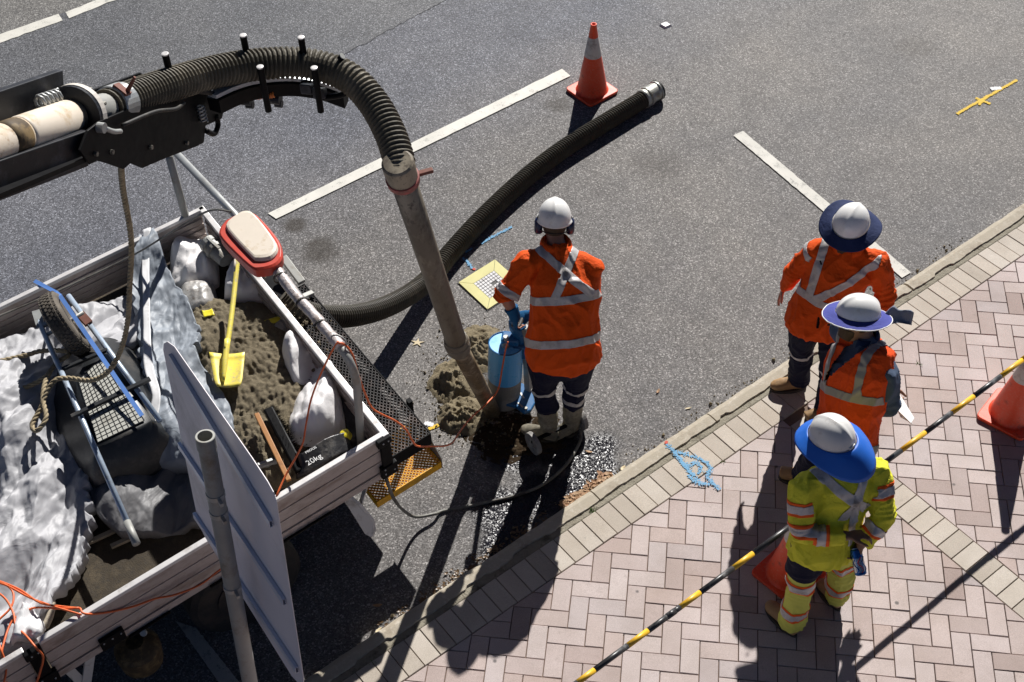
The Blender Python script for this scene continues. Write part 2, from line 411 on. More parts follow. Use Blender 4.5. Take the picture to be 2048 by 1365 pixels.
# ================================================================ object materials
M['orange'] = mat('cone_orange', (.84, .075, .018), .12, 5, .42, dirt=(.33, .04, .02), dscale=9, dth=.64, grime=(.78, .16, .08), bump=.08)
M['reflect'] = mat('reflective_sleeve', (.62, .58, .53), .08, 8, .45, dirt=(.30, .25, .22), dscale=9, dth=.58, bump=.1)
M['rubber'] = mat('black_rubber', (.022, .02, .018), .3, 14, .6, dirt=(.09, .075, .055), dscale=9, dth=.58, bump=.3)
M['hose'] = mat('dusty_black_hose', (.060, .053, .039), .3, 9, .58, dirt=(.12, .105, .075), dscale=5, dth=.60, bump=.2, spec=.3)
M['hose_b'] = mat('weathered_boom_hose', (.10, .088, .065), .25, 6, .62, dirt=(.18, .157, .115), dscale=4, dth=.6, bump=.2, spec=.25)
M['pvc'] = mat('dirty_grey_pipe', (.13, .108, .078), .3, 6, .5, dirt=(.30, .255, .185), dscale=3.5, dth=.57, grime=(.07, .05, .035), bump=.3, stretch=(1, 1, .35))
M['mudpipe'] = mat('muddy_pipe', (.15, .10, .05), .35, 7, .6, dirt=(.32, .25, .16), dscale=7, dth=.55, grime=(.04, .028, .015), bump=.5)
M['alucoup'] = mat('aluminium_coupling', (.42, .42, .38), .2, 12, .42, .35, dirt=(.25, .22, .16), dscale=9, dth=.55)
M['alu'] = mat('tray_aluminium', (.46, .40, .37), .14, 5, .48, .25, dirt=(.27, .21, .18), dscale=3, dth=.6, grime=(.36, .30, .26), bump=.15, stretch=(1, 1, 3))
M['alutop'] = mat('bright_aluminium', (.72, .70, .69), .1, 6, .4, .3, dirt=(.5, .47, .45), dscale=6, dth=.6, bump=.1)
M['galv'] = mat('galvanised_steel', (.44, .45, .44), .14, 10, .42, .5, dirt=(.33, .31, .28), dscale=6, dth=.58, bump=.1)
M['galv2'] = mat('dull_galvanised', (.33, .33, .31), .18, 8, .55, .25, dirt=(.22, .19, .15), dscale=4, dth=.6, bump=.15)
M['black'] = mat('black_paint', (.004, .004, .005), .3, 10, .5, bump=.08, spec=.12)
M['beam'] = mat('dusty_black_steel', (.012, .013, .017), .35, 8, .45, dirt=(.05, .052, .065), dscale=5, dth=.6, bump=.15, spec=.3)
M['steelrail'] = mat('worn_white_rail', (.50, .53, .55), .12, 12, .4, .2, dirt=(.2, .2, .2), dscale=10, dth=.62)
M['brownpipe'] = mat('stained_boom_pipe', (.56, .42, .27), .2, 3, .45, dirt=(.66, .58, .48), dscale=2.6, dth=.5, grime=(.30, .19, .09), bump=.15)
M['darkrust'] = mat('rust_patch', (.07, .045, .02), .5, 14, .7, dirt=(.18, .12, .05), dscale=20, dth=.55)
M['whitering'] = mat('scuffed_white_ring', (.62, .58, .52), .1, 10, .5, dirt=(.35, .30, .24), dscale=10, dth=.6)
M['bolt'] = mat('oily_bolt', (.22, .21, .18), .4, 40, .45, .6)
M['rust'] = mat('rusty_metal', (.17, .055, .035), .4, 20, .7)
M['redrub'] = mat('faded_red_clamp', (.36, .09, .08), .3, 20, .6, dirt=(.15, .08, .06), dscale=14, dth=.55)
M['spring'] = mat('orange_coil', (.70, .20, .04), .1, 20, .4)
M['signback'] = mat('sign_back', (.78, .74, .77), .04, 2.5, .5, .15, dirt=(.58, .55, .56), dscale=2, dth=.6, bump=.03)
M['signchan'] = mat('sign_channel', (.66, .70, .80), .06, 4, .4, .35, bump=.03)
M['yellow'] = mat('yellow_paint', (.80, .47, .03), .1, 6, .4, dirt=(.62, .34, .04), dscale=9, dth=.62, bump=.06)
M['poleblack'] = mat('scuffed_black_pole', (.03, .03, .032), .3, 9, .36, dirt=(.16, .16, .16), dscale=14, dth=.60, bump=.08)
M['steppaint'] = mat('yellow_step_paint', (.85, .43, .015), .15, 12, .45, dirt=(.55, .30, .04), dscale=10, dth=.6, bump=.2)
M['mesh_black'] = mat('worn_black_mesh', (.04, .037, .038), .3, 30, .42, .3, dirt=(.15, .12, .11), dscale=14, dth=.56)
M['floor'] = mat('muddy_tray_floor', (.040, .030, .018), .3, 9, .9, dirt=(.075, .057, .034), dscale=6, dth=.56, grime=(.03, .024, .018), bump=.7, bscale=110, bdist=.006)
M['redbox'] = mat('faded_red_plastic', (.56, .055, .03), .12, 6, .4, dirt=(.36, .05, .03), dscale=7, dth=.62, bump=.05)
M['cream'] = mat('dirty_cream_plastic', (.68, .60, .50), .08, 7, .5, dirt=(.50, .38, .24), dscale=8, dth=.62, bump=.08)
M['wrap'] = mat('silver_tape_wrap', (.52, .47, .46), .2, 30, .42, .15, dirt=(.33, .27, .24), dscale=16, dth=.54, bump=.7, bscale=45, bdist=.008, stretch=(1, 1, .5))
M['cable'] = mat('orange_cable', (.72, .14, .035), .12, 20, .45)
M['greycable'] = mat('grey_dusty_cable', (.17, .165, .145), .25, 18, .55, dirt=(.07, .06, .05), dscale=8, dth=.55)
# ================================================================ traffic cones
def cone(loc, rz, label, group=None, hb=.70, tiltv=(0, 0, 1)):
    c = empty('traffic_cone', loc, label, 'traffic cone', group)
    L = V(loc); m = Matrix.Rotation(rz, 4, 'Z')
    hs = .173; pts = []
    for sx, sy in ((1, 1), (-1, 1), (-1, -1), (1, -1)):
        cx, cy = sx * (hs - .035), sy * (hs - .035); a0 = math.atan2(sy, sx) - math.pi / 4
        for q in range(5):
            a = a0 + q * math.pi / 8; pts.append(L + (m @ V((cx + .035 * math.cos(a), cy + .035 * math.sin(a), .003))))
    obj('base', prism(pts, (0, 0, .027)), M['orange'], c, bevel=.006)
    ft = [V((math.cos(math.pi * 2 * k / 8) * .01, 0, 0)) for k in range(8)]
    prof = [(.03, .148), (.036, .140), (.055, .134), (.20, .1085), (.396, .0735)]
    obj('cone_body', lathe(L, (0, 0, 1), prof, 36, caps=False), M['orange'], c, smooth=True)
    obj('reflective_sleeve', lathe(L, (0, 0, 1), [(.396, .0735), (.3965, .0765), (.40, .0765), (.585, .0445), (.588, .0430)], 36, caps=False), M['reflect'], c, smooth=True)
    obj('cone_top', lathe(L, (0, 0, 1), [(.588, .0430), (.70, .026), (.704, .0275), (.712, .0275), (.712, .017), (.62, .015)], 36, caps=False), M['orange'], c, smooth=True)
    return c
CG = 'orange and white traffic cones'
p = at(1184, 184, ROADZ); C1 = p
cone(p, math.radians(-44 + 90), 'orange traffic cone with white band standing on the asphalt above the ribbed hose', CG)
cone(V((2.178, .961, 0)), math.radians(-33), 'orange traffic cone holding up the striped pole at the right edge of the footpath', CG)
pa = at(1577, 1150, 0)
cone(pa, math.radians(-40), 'orange traffic cone behind the legs of the man in yellow, under the striped pole', CG)
# ================================================================ barrier poles
def barrier(name, segs, label, r=.0165):
    z = .742
    P0 = segs[0][0]
    q0 = at(*P0, z); root = empty(name, at(*P0, z), label, 'barrier pole', 'striped barrier poles on cones')
    for (a, b_, colr, rr, nm) in [(s_[0], s_[1], s_[2], s_[3] if len(s_) > 3 else r, s_[4] if len(s_) > 4 else ('yellow_band' if s_[2] == 'yellow' else 'black_band')) for s_ in segs]:
        A, B_ = at(*a, z), at(*b_, z)
        obj(nm, loft([A, B_], rr, seg=16), M[colr if colr == 'yellow' else 'poleblack'], root, smooth=True)
    return root
def L1(x): return (x, 1362 - (x - 1160) * .7353)         # near pole centreline in the photo
def seg1(a, b_, c, *k): return (L1(a), L1(b_), c, *k)
barrier('barrier_pole', [seg1(1010, 1155, 'black'), seg1(1155, 1189, 'yellow'), seg1(1189, 1255, 'black'), seg1(1255, 1296, 'yellow'), seg1(1296, 1338, 'black'), seg1(1334, 1350, 'black', .0185, 'joint_collar'), seg1(1345, 1360, 'black'), seg1(1360, 1400, 'yellow'), seg1(1400, 1466, 'black'), seg1(1466, 1506, 'yellow'), seg1(1506, 1600, 'black'), seg1(1600, 1640, 'yellow')],
        'yellow and black striped pole running from the lower edge to behind the man in yellow')
def L2(x): return (x, 918 - (x - 1780) * .7450)
def seg2(a, b_, c, *k): return (L2(a), L2(b_), c, *k)
barrier('barrier_pole', [seg2(1645, 1700, 'black'), seg2(1700, 1740, 'yellow'), seg2(1740, 1802, 'black'), seg2(1802, 1850, 'yellow'), seg2(1850, 1903, 'black'), seg2(1903, 1947, 'yellow'), seg2(1947, 2001, 'black'), seg2(2001, 2045, 'yellow'), seg2(2045, 2100, 'yellow', .0195, 'end_sleeve'), seg2(2100, 2160, 'black')],
        'striped yellow and black pole from the man in yellow to the right hand cone')
# ================================================================ corrugated hoses
def corr(P, R, pitch, depth, seg=18, sharp=True):
    P = smoothpath(P, 24); Ls = [0]
    for i in range(1, len(P)): Ls.append(Ls[-1] + (P[i] - P[i - 1]).length)
    n = int(Ls[-1] / (pitch / 4)); out = []; rr = []; j = 0
    rfun = R if callable(R) else (lambda t: R)
    for i in range(n + 1):
        d = Ls[-1] * i / n
        while j < len(P) - 2 and Ls[j + 1] < d: j += 1
        t = (d - Ls[j]) / max(1e-9, Ls[j + 1] - Ls[j]); out.append(P[j].lerp(P[j + 1], t))
        rr.append(rfun(i / n) - (0, depth * .12, depth, depth * .9)[i % 4])
    return loft(out, rr, seg=seg)
zc = ROADZ + .079
HP = [(1300, 190, zc), (1262, 214, zc), (1205, 249, zc), (1120, 303, zc), (1040, 366, zc), (962, 440, zc), (900, 508, zc), (860, 556, .02), (818, 590, .12), (762, 618, .30), (705, 632, .5), (650, 633, .68), (603, 622, .86), (566, 592, .96)]
hz = empty('ribbed_suction_hose', at(1120, 303, ROADZ), 'thick ribbed black hose lying across the asphalt from the cone to the truck tray', 'hose', 'ribbed suction hoses')
HPT = [at(*q) for q in HP]
obj('hose_tube', corr(HPT, .080, .0245, .017), M['hose'], hz, smooth=False)
e0 = HPT[0]; ed = (HPT[0] - HPT[1]).normalized()
cp = obj('end_coupling', lathe(e0 - ed * .10, ed, [(0, .082), (.012, .088), (.03, .088), (.034, .081), (.05, .081), (.054, .090), (.075, .090), (.08, .083), (.17, .083), (.175, .092), (.19, .092), (.19, .075), (.08, .072)], 32), M['alucoup'], hz, smooth=False)
obj('rubber_seal', lathe(e0 + ed * .088, ed, [(0, .0935), (.014, .0945), (.02, .088), (.02, .078)], 32), M['rubber'], cp)
# ================================================================ suction tube and boom
B0, B1, B2 = at(986, 826, ROADZ), at(915, 690, 1.25), at(803, 350, 3.0)
st_ = empty('suction_tube', B0, 'long dirty grey suction pipe hanging from the boom hose down to the wet hole', 'pipe')
obj('lower_tube', loft([B0, B1], [.055, .057], seg=24), M['mudpipe'], st_, smooth=True)
obj('upper_tube', loft([B1, B1.lerp(B2, .5), B2 + (B2 - B1).normalized() * .05], [.064, .064, .066], seg=24), M['pvc'], st_, smooth=True)
d1 = (B2 - B1).normalized()
obj('pipe_collar', lathe(B1 - d1 * .07, d1, [(0, .064), (.01, .072), (.05, .072), (.06, .078), (.10, .080), (.11, .074), (.15, .072), (.155, .064)], 28), M['pvc'], st_)
obj('top_coupling', lathe(B2 - d1 * .03, d1, [(0, .068), (.01, .077), (.10, .080), (.13, .079), (.14, .068)], 28), M['pvc'], st_)
cl = obj('red_clamp', lathe(B2 - d1 * .06, d1, [(0, .068), (.005, .082), (.04, .084), (.045, .07)], 28), M['redrub'], st_)
e_ = (at(842, 352, 3.0) - at(800, 362, 3.0)).normalized()
obj('clamp_lever', bar(B2 - d1 * .03 - e_ * .01, B2 - d1 * .02 + e_ * .155, .03, .018), M['rust'], cl, bevel=.004)
HB = [(800, 345, 3.03), (797, 318, 3.06), (778, 262, 3.12), (746, 205, 3.18), (700, 157, 3.24), (640, 133, 3.27), (580, 126, 3.3), (510, 130, 3.34), (440, 142, 3.4), (370, 160, 3.48), (300, 183, 3.58), (240, 206, 3.68), (214, 216, 3.72)]
HBT = [at(*q) for q in HB]
bh = empty('boom_hose', HBT[6] - V((0, 0, .08)), 'thick ribbed grey hose arching from the black boom over to the hanging suction pipe', 'hose', 'ribbed suction hoses')
obj('hose_tube', corr(HBT, lambda t: .080, .0255, .0125, 20), M['hose_b'], bh, smooth=False)
BD = (HBT[-1] - HBT[-3]).normalized()
q0 = HBT[-1]
slv = obj('hose_sleeve', lathe(q0 - BD * .13, BD, [(0, .081), (.004, .086), (.10, .086), (.104, .081)], 28), M['galv'], bh)
up3 = (RZ * -1); up3 = (up3 - BD * up3.dot(BD)).normalized()
hs_ = q0 - BD * .055 + up3 * .075
obj('hose_clamp', merge(box(hs_, BD * .022, up3.cross(BD) * .035, up3 * .016), loft([hs_ + up3.cross(BD) * .02 - BD * .01, hs_ + up3.cross(BD) * .02 - BD * .01 + up3 * .09], [.012, .006], seg=8)), M['rust'], bh)
# boom
A1 = at(150, 232, 3.8); A0 = at(-330, 405, 4.45); bd = (A1 - A0).normalized()
bs = V((bd.y, -bd.x, 0)).normalized()                     # towards the camera
if bs.dot(CAM - A1) < 0: bs = -bs
bu = bs.cross(bd); bu = bu if bu.z > 0 else -bu
boom = empty('vacuum_boom', A1 - V((0, 0, .3)), 'black steel boom with a stained cream pipe reaching in from the left edge', 'crane boom')
def hitp(px, py, p0, n):
    d = RX * ((px - 1024) / F_PX) + RY * ((py - 682.5) / F_PX) + RZ
    return CAM + d * ((V(p0) - CAM).dot(n) / d.dot(n))
obj('boom_beam', bar(at(-330, 345, 4.42), at(121, 180, 3.82), .035, .17), M['beam'], boom, bevel=.004)
obj('boom_beam', bar(at(-330, 478, 4.38), at(168, 296, 3.74), .04, .15), M['beam'], boom, bevel=.004)
ba = A1 - bd * .30
obj('boom_plate', box(A0.lerp(A1, .5) - bu * .14, (A1 - A0) * .49, bs * .12, bu * .01), M['black'], boom)
tp = obj('inner_pipe', loft([A0, A1 - bd * .02], .073, seg=28), M['brownpipe'], boom, smooth=True)
obj('tape_patch', loft([A1 - bd * .42, A1 - bd * .40, A1 - bd * .06], [.0735, .0755, .0755], seg=28), M['cream'], tp, smooth=True)
obj('rust_band', loft([A1 - bd * .54, A1 - bd * .43], .0742, seg=28), M['darkrust'], tp, smooth=True)
q = A1 - bd * .20 - bs * .045 + bu * .085
cs = [q + bd * (.16 * t / 40) + (bu * math.cos(t * .785) + bs * math.sin(t * .785)) * .026 for t in range(0, 41)]
obj('hose_spring', loft(cs, .0075, seg=8), M['galv'], boom, smooth=True)
fl = obj('pipe_flange', lathe(A1, bd, [(-.025, .09), (-.022, .125), (0, .125)], 32), M['beam'], boom)
obj('white_ring', lathe(A1, bd, [(0, .075), (0, .128), (.03, .130), (.034, .075)], 36), M['whitering'], boom)
for k in range(8):
    a = 2 * math.pi * k / 8 + .3; c_ = A1 + bd * .03 + (bu * math.cos(a) + bs * math.sin(a)) * .105
    obj('flange_bolt', merge(lathe(c_, bd, [(0, .016), (.022, .016)], 6), lathe(c_ + bd * .02, bd, [(0, .009), (.03, .009)], 8)), M['bolt'], fl)
obj('neck_pipe', loft([A1, q0 + BD * .0], [.058, .064], seg=24), M['galv2'], boom, smooth=True)
# bracket under the hose
Pn = A1 + bs * .13 + V((0, 0, -.02)); Nn = bs
def plate(name, px, p0, off, th, m=None, par=None):
    return obj(name, prism([hitp(a, b_, p0, Nn) + Nn * off for a, b_ in px], Nn * -th), m or M['black'], par or boom, bevel=.003)
plate('side_plate', [(176, 262), (200, 243), (384, 164), (412, 180), (447, 226), (444, 238), (412, 252), (408, 286), (395, 293), (330, 318), (286, 337), (262, 327), (248, 339), (214, 327), (196, 322), (180, 330), (160, 302)], Pn, 0, .012)
Pf = Pn - bs * .26
plate('side_plate', [(176, 252), (200, 233), (384, 158), (412, 176), (444, 222), (430, 238), (404, 280), (330, 310), (262, 327), (180, 320), (160, 292)], Pn, -.26, .012)
a_, b_ = hitp(186, 268, Pn, Nn), hitp(430, 190, Pn, Nn)
obj('deck_plate', box((a_ + b_) / 2 - bs * .13 - V((0, 0, .10)), (b_ - a_) / 2, bs * .122, V((0, 0, .015))), M['black'], boom)
obj('pivot_pin', loft([hitp(196, 255, Pn, Nn) + bs * .0, hitp(196, 255, Pn, Nn) + bs * .03], .022, seg=16), M['galv'], boom)
obj('link_arm', tube([hitp(200, 256, Pn, Nn) + bs * .02, hitp(216, 262, Pn, Nn) + bs * .025, hitp(232, 262, Pn, Nn) + bs * .02], .011, 8, 5), M['galv'], boom, smooth=True)
obj('hydraulic_hose', tube([hitp(360, 205, Pn, Nn) + bs * .02, hitp(330, 216, Pn, Nn) + bs * .05, hitp(290, 222, Pn, Nn) + bs * .045, hitp(236, 250, Pn, Nn) + bs * .02], .009, 8, 6), M['rubber'], boom, smooth=True)
obj('hydraulic_hose', tube([hitp(372, 180, Pn, Nn) + bs * .02, hitp(405, 186, Pn, Nn) + bs * .06, hitp(430, 206, Pn, Nn) + bs * .03], .012, 8, 6), M['rubber'], boom, smooth=True)
q = hitp(394, 216, Pn, Nn) + bs * .02
obj('coil_spring', loft([q + V((math.cos(t * .8) * .018, math.sin(t * .8) * .018, -.08 + t * .0025)) for t in range(40)], .004, seg=6), M['galv'], boom, smooth=True)
obj('hook_arm', tube([hitp(432, 232, Pn, Nn), hitp(436, 250, Pn, Nn), hitp(428, 268, Pn, Nn), hitp(412, 262, Pn, Nn)], .014, 8, 6), M['black'], boom, smooth=True)
for px in (190, 222, 300, 372): obj('plate_bolt', lathe(hitp(px, 330 - (px - 190) * .12 - 22, Pn, Nn), bs, [(0, .011), (.012, .011)], 6), M['bolt'], boom)
# hose cradle with pins
cr = empty('hose_cradle', at(560, 180, 3.1), 'curved black hose cradle with upright silver tipped pins under the boom hose', 'cradle')
rail = [at(425, 196, 3.33), at(470, 176, 3.28), at(520, 163, 3.22), at(580, 158, 3.18), at(640, 166, 3.14), at(690, 183, 3.1)]
railp = smoothpath(rail, 5)
def sweep(P, wd, ht, off=V((0, 0, 0))):
    return merge(*[bar(P[i] + off, P[i + 1] + off + (P[i + 1] - P[i]).normalized() * .004, wd, ht) for i in range(len(P) - 1)])
def strip(P, wd, ht, off=V((0, 0, 0))):
    vs, fs = [], []
    for i, p_ in enumerate(P):
        t = (P[min(i + 1, len(P) - 1)] - P[max(i - 1, 0)]).normalized(); s_ = t.cross(V((0, 0, 1))).normalized()
        for a, b__ in ((-1, -1), (1, -1), (1, 1), (-1, 1)): vs.append(p_ + off + s_ * a * wd / 2 + V((0, 0, 1)) * b__ * ht / 2)
    for i in range(len(P) - 1):
        for k in range(4): fs.append((i * 4 + k, i * 4 + (k + 1) % 4, i * 4 + 4 + (k + 1) % 4, i * 4 + 4 + k))
    fs += [(3, 2, 1, 0), tuple(len(vs) - 4 + k for k in range(4))]
    return vs, fs
obj('top_rail', strip(railp, .05, .02, V((0, 0, .012))), M['steelrail'], cr)
obj('lower_rail', strip(railp, .07, .075, V((0, 0, -.045))), M['black'], cr)
far_off = at(560, 100, 3.2) - at(560, 160, 3.2)
obj('lower_rail', strip(railp, .05, .06, far_off - V((0, 0, .03))), M['black'], cr)
for (tx, ty, z_, h) in ((520, 134, 3.42, .26), (628, 136, 3.38, .26), (330, 108, 3.66, .16), (486, 71, 3.5, .22), (602, 75, 3.44, .22)):
    p_ = at(tx, ty, z_); 
    pn_ = obj('guide_pin', loft([p_ - V((0, 0, h)), p_ - V((0, 0, .002))], .0165, seg=16), M['black'], cr, smooth=False)
    obj('pin_cap', lathe(p_ - V((0, 0, .004)), (0, 0, 1), [(0, .0168), (.006, .0168), (.007, .011)], 16), M['alutop'], pn_)
for (bx, by, tx, ty, z_) in ((648, 196, 716, 172, 3.2), (642, 150, 684, 113, 3.3)):
    a_, b_ = at(bx, by, z_ - .08), at(tx, ty, z_ + .04)
    pn_ = obj('guide_pin', tube([a_, a_.lerp(b_, .55) - V((0, 0, .02)), b_], .0155, 14, 5), M['black'], cr, smooth=True)
    obj('pin_cap', lathe(b_, (b_ - a_), [(0, .016), (.004, .016)], 14), M['galv2'], pn_)
for x in (500, 612): obj('cross_bar', bar(at(x, 168, 3.16), at(x - 12, 105, 3.16), .05, .03), M['black'], cr)
for (x, y) in ((494, 200), (552, 198)):
    c_ = at(x, y, 3.08)
    obj('clevis', merge(lathe(c_ - V((0, .0, .0)), bs, [(-.025, .03), (.025, .03)], 14), box(c_ + V((0, 0, .06)), bd * .016, bs * .022, V((0, 0, .06))), lathe(c_ + V((.01, 0, -.03)), bs, [(-.018, .02), (.018, .02)], 12)), M['beam'], cr)
sp0, sp1 = at(510, 193, 3.14), at(548, 189, 3.14); dd = (sp1 - sp0); sd_, su_, sv_ = frame(dd)
obj('orange_spring', loft([sp0 + dd * (t / 60) + (su_ * math.cos(t * .9) + sv_ * math.sin(t * .9)) * .015 for t in range(61)], .005, seg=6), M['spring'], cr, smooth=True)
for (x, y) in ((452, 190), (615, 178), (640, 186)): obj('clamp_bracket', box(at(x, y, 3.16), bd * .03, bs * .03, V((0, 0, .03))), M['beam'], cr, bevel=.006)
# ================================================================ street sign seen from behind
S0 = at(410, 873, 3.12); S1 = at(500, 1365, 1.5); sdn = (S1 - S0).normalized()
foot = S0 + sdn * (S0.z / -sdn.z)
sg = empty('street_sign', foot, 'grey back of a large road sign clamped to a steel post at the lower left', 'road sign')
SR = .036
obj('post', loft([foot, S0 - V((0, 0, .0)) + sdn * .055], SR, seg=28, caps=False), M['galv2'], sg, smooth=True)
obj('post_socket', merge(lathe(S0 + sdn * .06, -sdn, [(0, SR), (0, SR + .0035), (.06, SR + .0035), (.062, SR + .001), (.062, SR - .006), (-.1, SR - .006)], 28, caps=False)), M['galv2'], sg, smooth=False)
c1a, c1b = at(347, 712, 3.05), at(549, 1046, 3.05)
c2a, c2b = at(364, 888, 2.52), at(575, 1202, 2.52)
c3a, c3b = at(394, 1028, 1.99), at(600, 1338, 1.99)
sn = (c1b - c1a).cross(sdn).normalized()
if sn.dot(CAM - c1a) < 0: sn = -sn
pl0 = c1a - sn * .03
PL = [(328, 700), (329, 687), (336, 683), (350, 693), (505, 915), (536, 962), (548, 984), (555, 1008), (608, 1355), (609, 1376), (600, 1368), (585, 1352), (412, 1075), (402, 1055), (394, 1025)]
obj('sign_plate', prism([hitp(a, b_, pl0, sn) for a, b_ in PL], sn * .004), M['signback'], sg, bevel=.001)
for a_, b_ in ((c1a, c1b), (c2a, c2b), (c3a, c3b)):
    d_ = (b_ - a_).normalized(); u_ = d_.cross(sn).normalized()
    A_ = hitp(*pix(a_), pl0, sn) + sn * .006; B_ = hitp(*pix(b_), pl0, sn) + sn * .006
    ch = merge(box((A_ + B_) / 2 + sn * .014, (B_ - A_) / 2, u_ * .019, sn * .0012), box((A_ + B_) / 2 + sn * .007 + u_ * .018, (B_ - A_) / 2, u_ * .0012, sn * .0075), box((A_ + B_) / 2 + sn * .007 - u_ * .018, (B_ - A_) / 2, u_ * .0012, sn * .0075),
               box((A_ + B_) / 2 + sn * .002 + u_ * .008, (B_ - A_) / 2, u_ * .006, sn * .001), box((A_ + B_) / 2 + sn * .002 - u_ * .008, (B_ - A_) / 2, u_ * .006, sn * .001))
    obj('stiffener_channel', ch, M['signchan'], sg)
for yy in (978, 1012, 1165):
    t = (yy - 873) / (1365 - 873); c_ = S0.lerp(S1, t * .95)
    cl = obj('post_clamp', lathe(c_, sdn, [(-.012, SR), (-.012, SR + .003), (.012, SR + .003), (.012, SR)], 28, caps=False), M['galv'], sg)
    obj('clamp_bolt', box(c_ + (c1b - c1a).normalized() * (SR + .014), (c1b - c1a).normalized() * .018, sdn * .009, sn * .007), M['galv'], cl)
# ================================================================ truck tray
TB = at(775, 866, 1.2); TA = at(405, 412, 1.2); TC = at(70, 1290, 1.2)
TU = (TC - TB).normalized(); TW = TA - TB; TWn = TW.normalized()
def T(s, t, z): return V((TB.x, TB.y, 0)) + V((TU.x, TU.y, 0)) * s + V((TW.x, TW.y, 0)) * t + V((0, 0, z))
def tbox(s0, s1, t0, t1, z0, z1):
    vs = [T(s, t, z) for z in (z0, z1) for t in (t0, t1) for s in (s0, s1)]
    fs = [(0, 1, 3, 2), (4, 6, 7, 5), (0, 4, 5, 1), (2, 3, 7, 6), (0, 2, 6, 4), (1, 5, 7, 3)]
    return vs, fs
ty = TW.length; e = .03 / ty
tr = empty('truck_tray', T(1.1, .5, ROADZ), 'aluminium truck tray loaded with tarps, sand bags and tools, parked by the kerb', 'truck')
obj('tray_floor', tbox(-.0, 4.2, .0, 1.0, .84, .88), M['floor'], tr)
for (z0, z1) in ((.90, .985), (.993, 1.078), (1.086, 1.176)):
    obj('side_plank', tbox(.03, 2.16, 0, e * .8, z0, z1), M['alu'], tr, bevel=.003)
    obj('side_plank', tbox(.03, 4.2, 1 - e, 1 - e * .2, z0, z1), M['alu'], tr, bevel=.003)
    obj('tail_plank', tbox(0, .026, .02, .98, z0, z1), M['alu'], tr, bevel=.003)
    obj('side_plank', tbox(2.24, 4.2, 0, e * .8, z0, z1), M['alu'], tr, bevel=.003)
for a in ((.03, 2.16, -.1 * e, e * 1.1, 1.174, 1.2), (.0, 4.2, 1 - e * 1.1, 1.001, 1.174, 1.2), (-.004, .036, -.004, 1.002, 1.172, 1.2), (2.24, 4.2, -.1 * e, e * 1.1, 1.174, 1.2)):
    obj('top_rail', tbox(*a), M['alutop'], tr, bevel=.004)
obj('floor_edge', tbox(-.01, 4.2, -.2 * e, .5 * e, .84, .892), M['alu'], tr)
obj('floor_edge', tbox(-.01, .02, .0, 1, .82, .892), M['alu'], tr)
# inner groove ribs of the far side
for z_ in (.94, 1.03, 1.12):
    obj('wall_rib', tbox(.04, 4.2, 1 - e * 1.35, 1 - e, z_, z_ + .014), M['alu'], tr)
    obj('wall_rib', tbox(.026, .036, .03, .97, z_, z_ + .014), M['alu'], tr)
def latch(s, w_=.035):
    l = obj('corner_latch', merge(tbox(s - w_, s + w_, -.9 * e, -.05 * e, .93, 1.19), tbox(s - w_ * 1.6, s + w_ * 1.6, -1.2 * e, -.05 * e, .86, .955), tbox(s - w_ * 1.2, s + w_ * 1.5, -1.1 * e, .2 * e, 1.14, 1.196)), M['black'], tr, bevel=.006)
    for a, z_ in ((-.9, .9), (.9, .9), (.9, .94), (-.5, 1.17), (.5, 1.17)):
        obj('latch_rivet', lathe(T(s + w_ * a, -1.2 * e if z_ < 1 else -1.1 * e, z_), TWn * -1, [(0, .006), (.004, .004)], 8), M['galv'], l)
latch(.035); latch(2.2)
hg = obj('hinge_plate', tbox(1.76, 1.9, -1.0 * e, -.05 * e, .86, .95), M['black'], tr, bevel=.004)
for s in (1.78, 1.83, 1.88): obj('hinge_rivet', lathe(T(s, -1.0 * e, .925), TWn * -1, [(0, .006), (.004, .004)], 8), M['galv'], hg)
obj('tie_rail', merge(tbox(.45, 1.25, -.9 * e, -.4 * e, .835, .845), tbox(1.5, 1.75, -.9 * e, -.4 * e, .835, .845)), M['black'], tr)
obj('chassis_rail', tbox(-.1, 4.2, .36, .40, .50, .72), M['black'], tr)
obj('chassis_rail', tbox(-.1, 4.2, .60, .64, .50, .72), M['black'], tr)
for s in (.2, .9, 1.6, 2.3, 3.0): obj('cross_member', tbox(s, s + .05, .02, .98, .76, .84), M['black'], tr)
M['dustyblack'] = mat('dusty_underbody', (.03, .026, .022), .3, 9, .8, dirt=(.06, .045, .035), dscale=5, dth=.55)
for s in (1.0, 3.6):
    for t0, t1 in ((.08, .17), (.83, .92)):
        wl_ = obj('wheel', lathe(T(s, t0, ROADZ + .37), T(s, t1, 0) - T(s, t0, 0), [(0, .2), (.005, .33), (.03, .365), (.11, .37), (.19, .365), (.215, .33), (.22, .2)], 36), M['dustyblack'], tr, smooth=False)
        obj('rim', lathe(T(s, t0 - .004, ROADZ + .37), T(s, t1, 0) - T(s, t0, 0), [(0, .06), (0, .07), (.05, .09), (.06, .2), (0, .205)], 28), M['dustyblack'], wl_)
M['greymud'] = mat('grey_white_panel', (.62, .60, .56), .1, 8, .5, dirt=(.35, .31, .26), dscale=8, dth=.58)
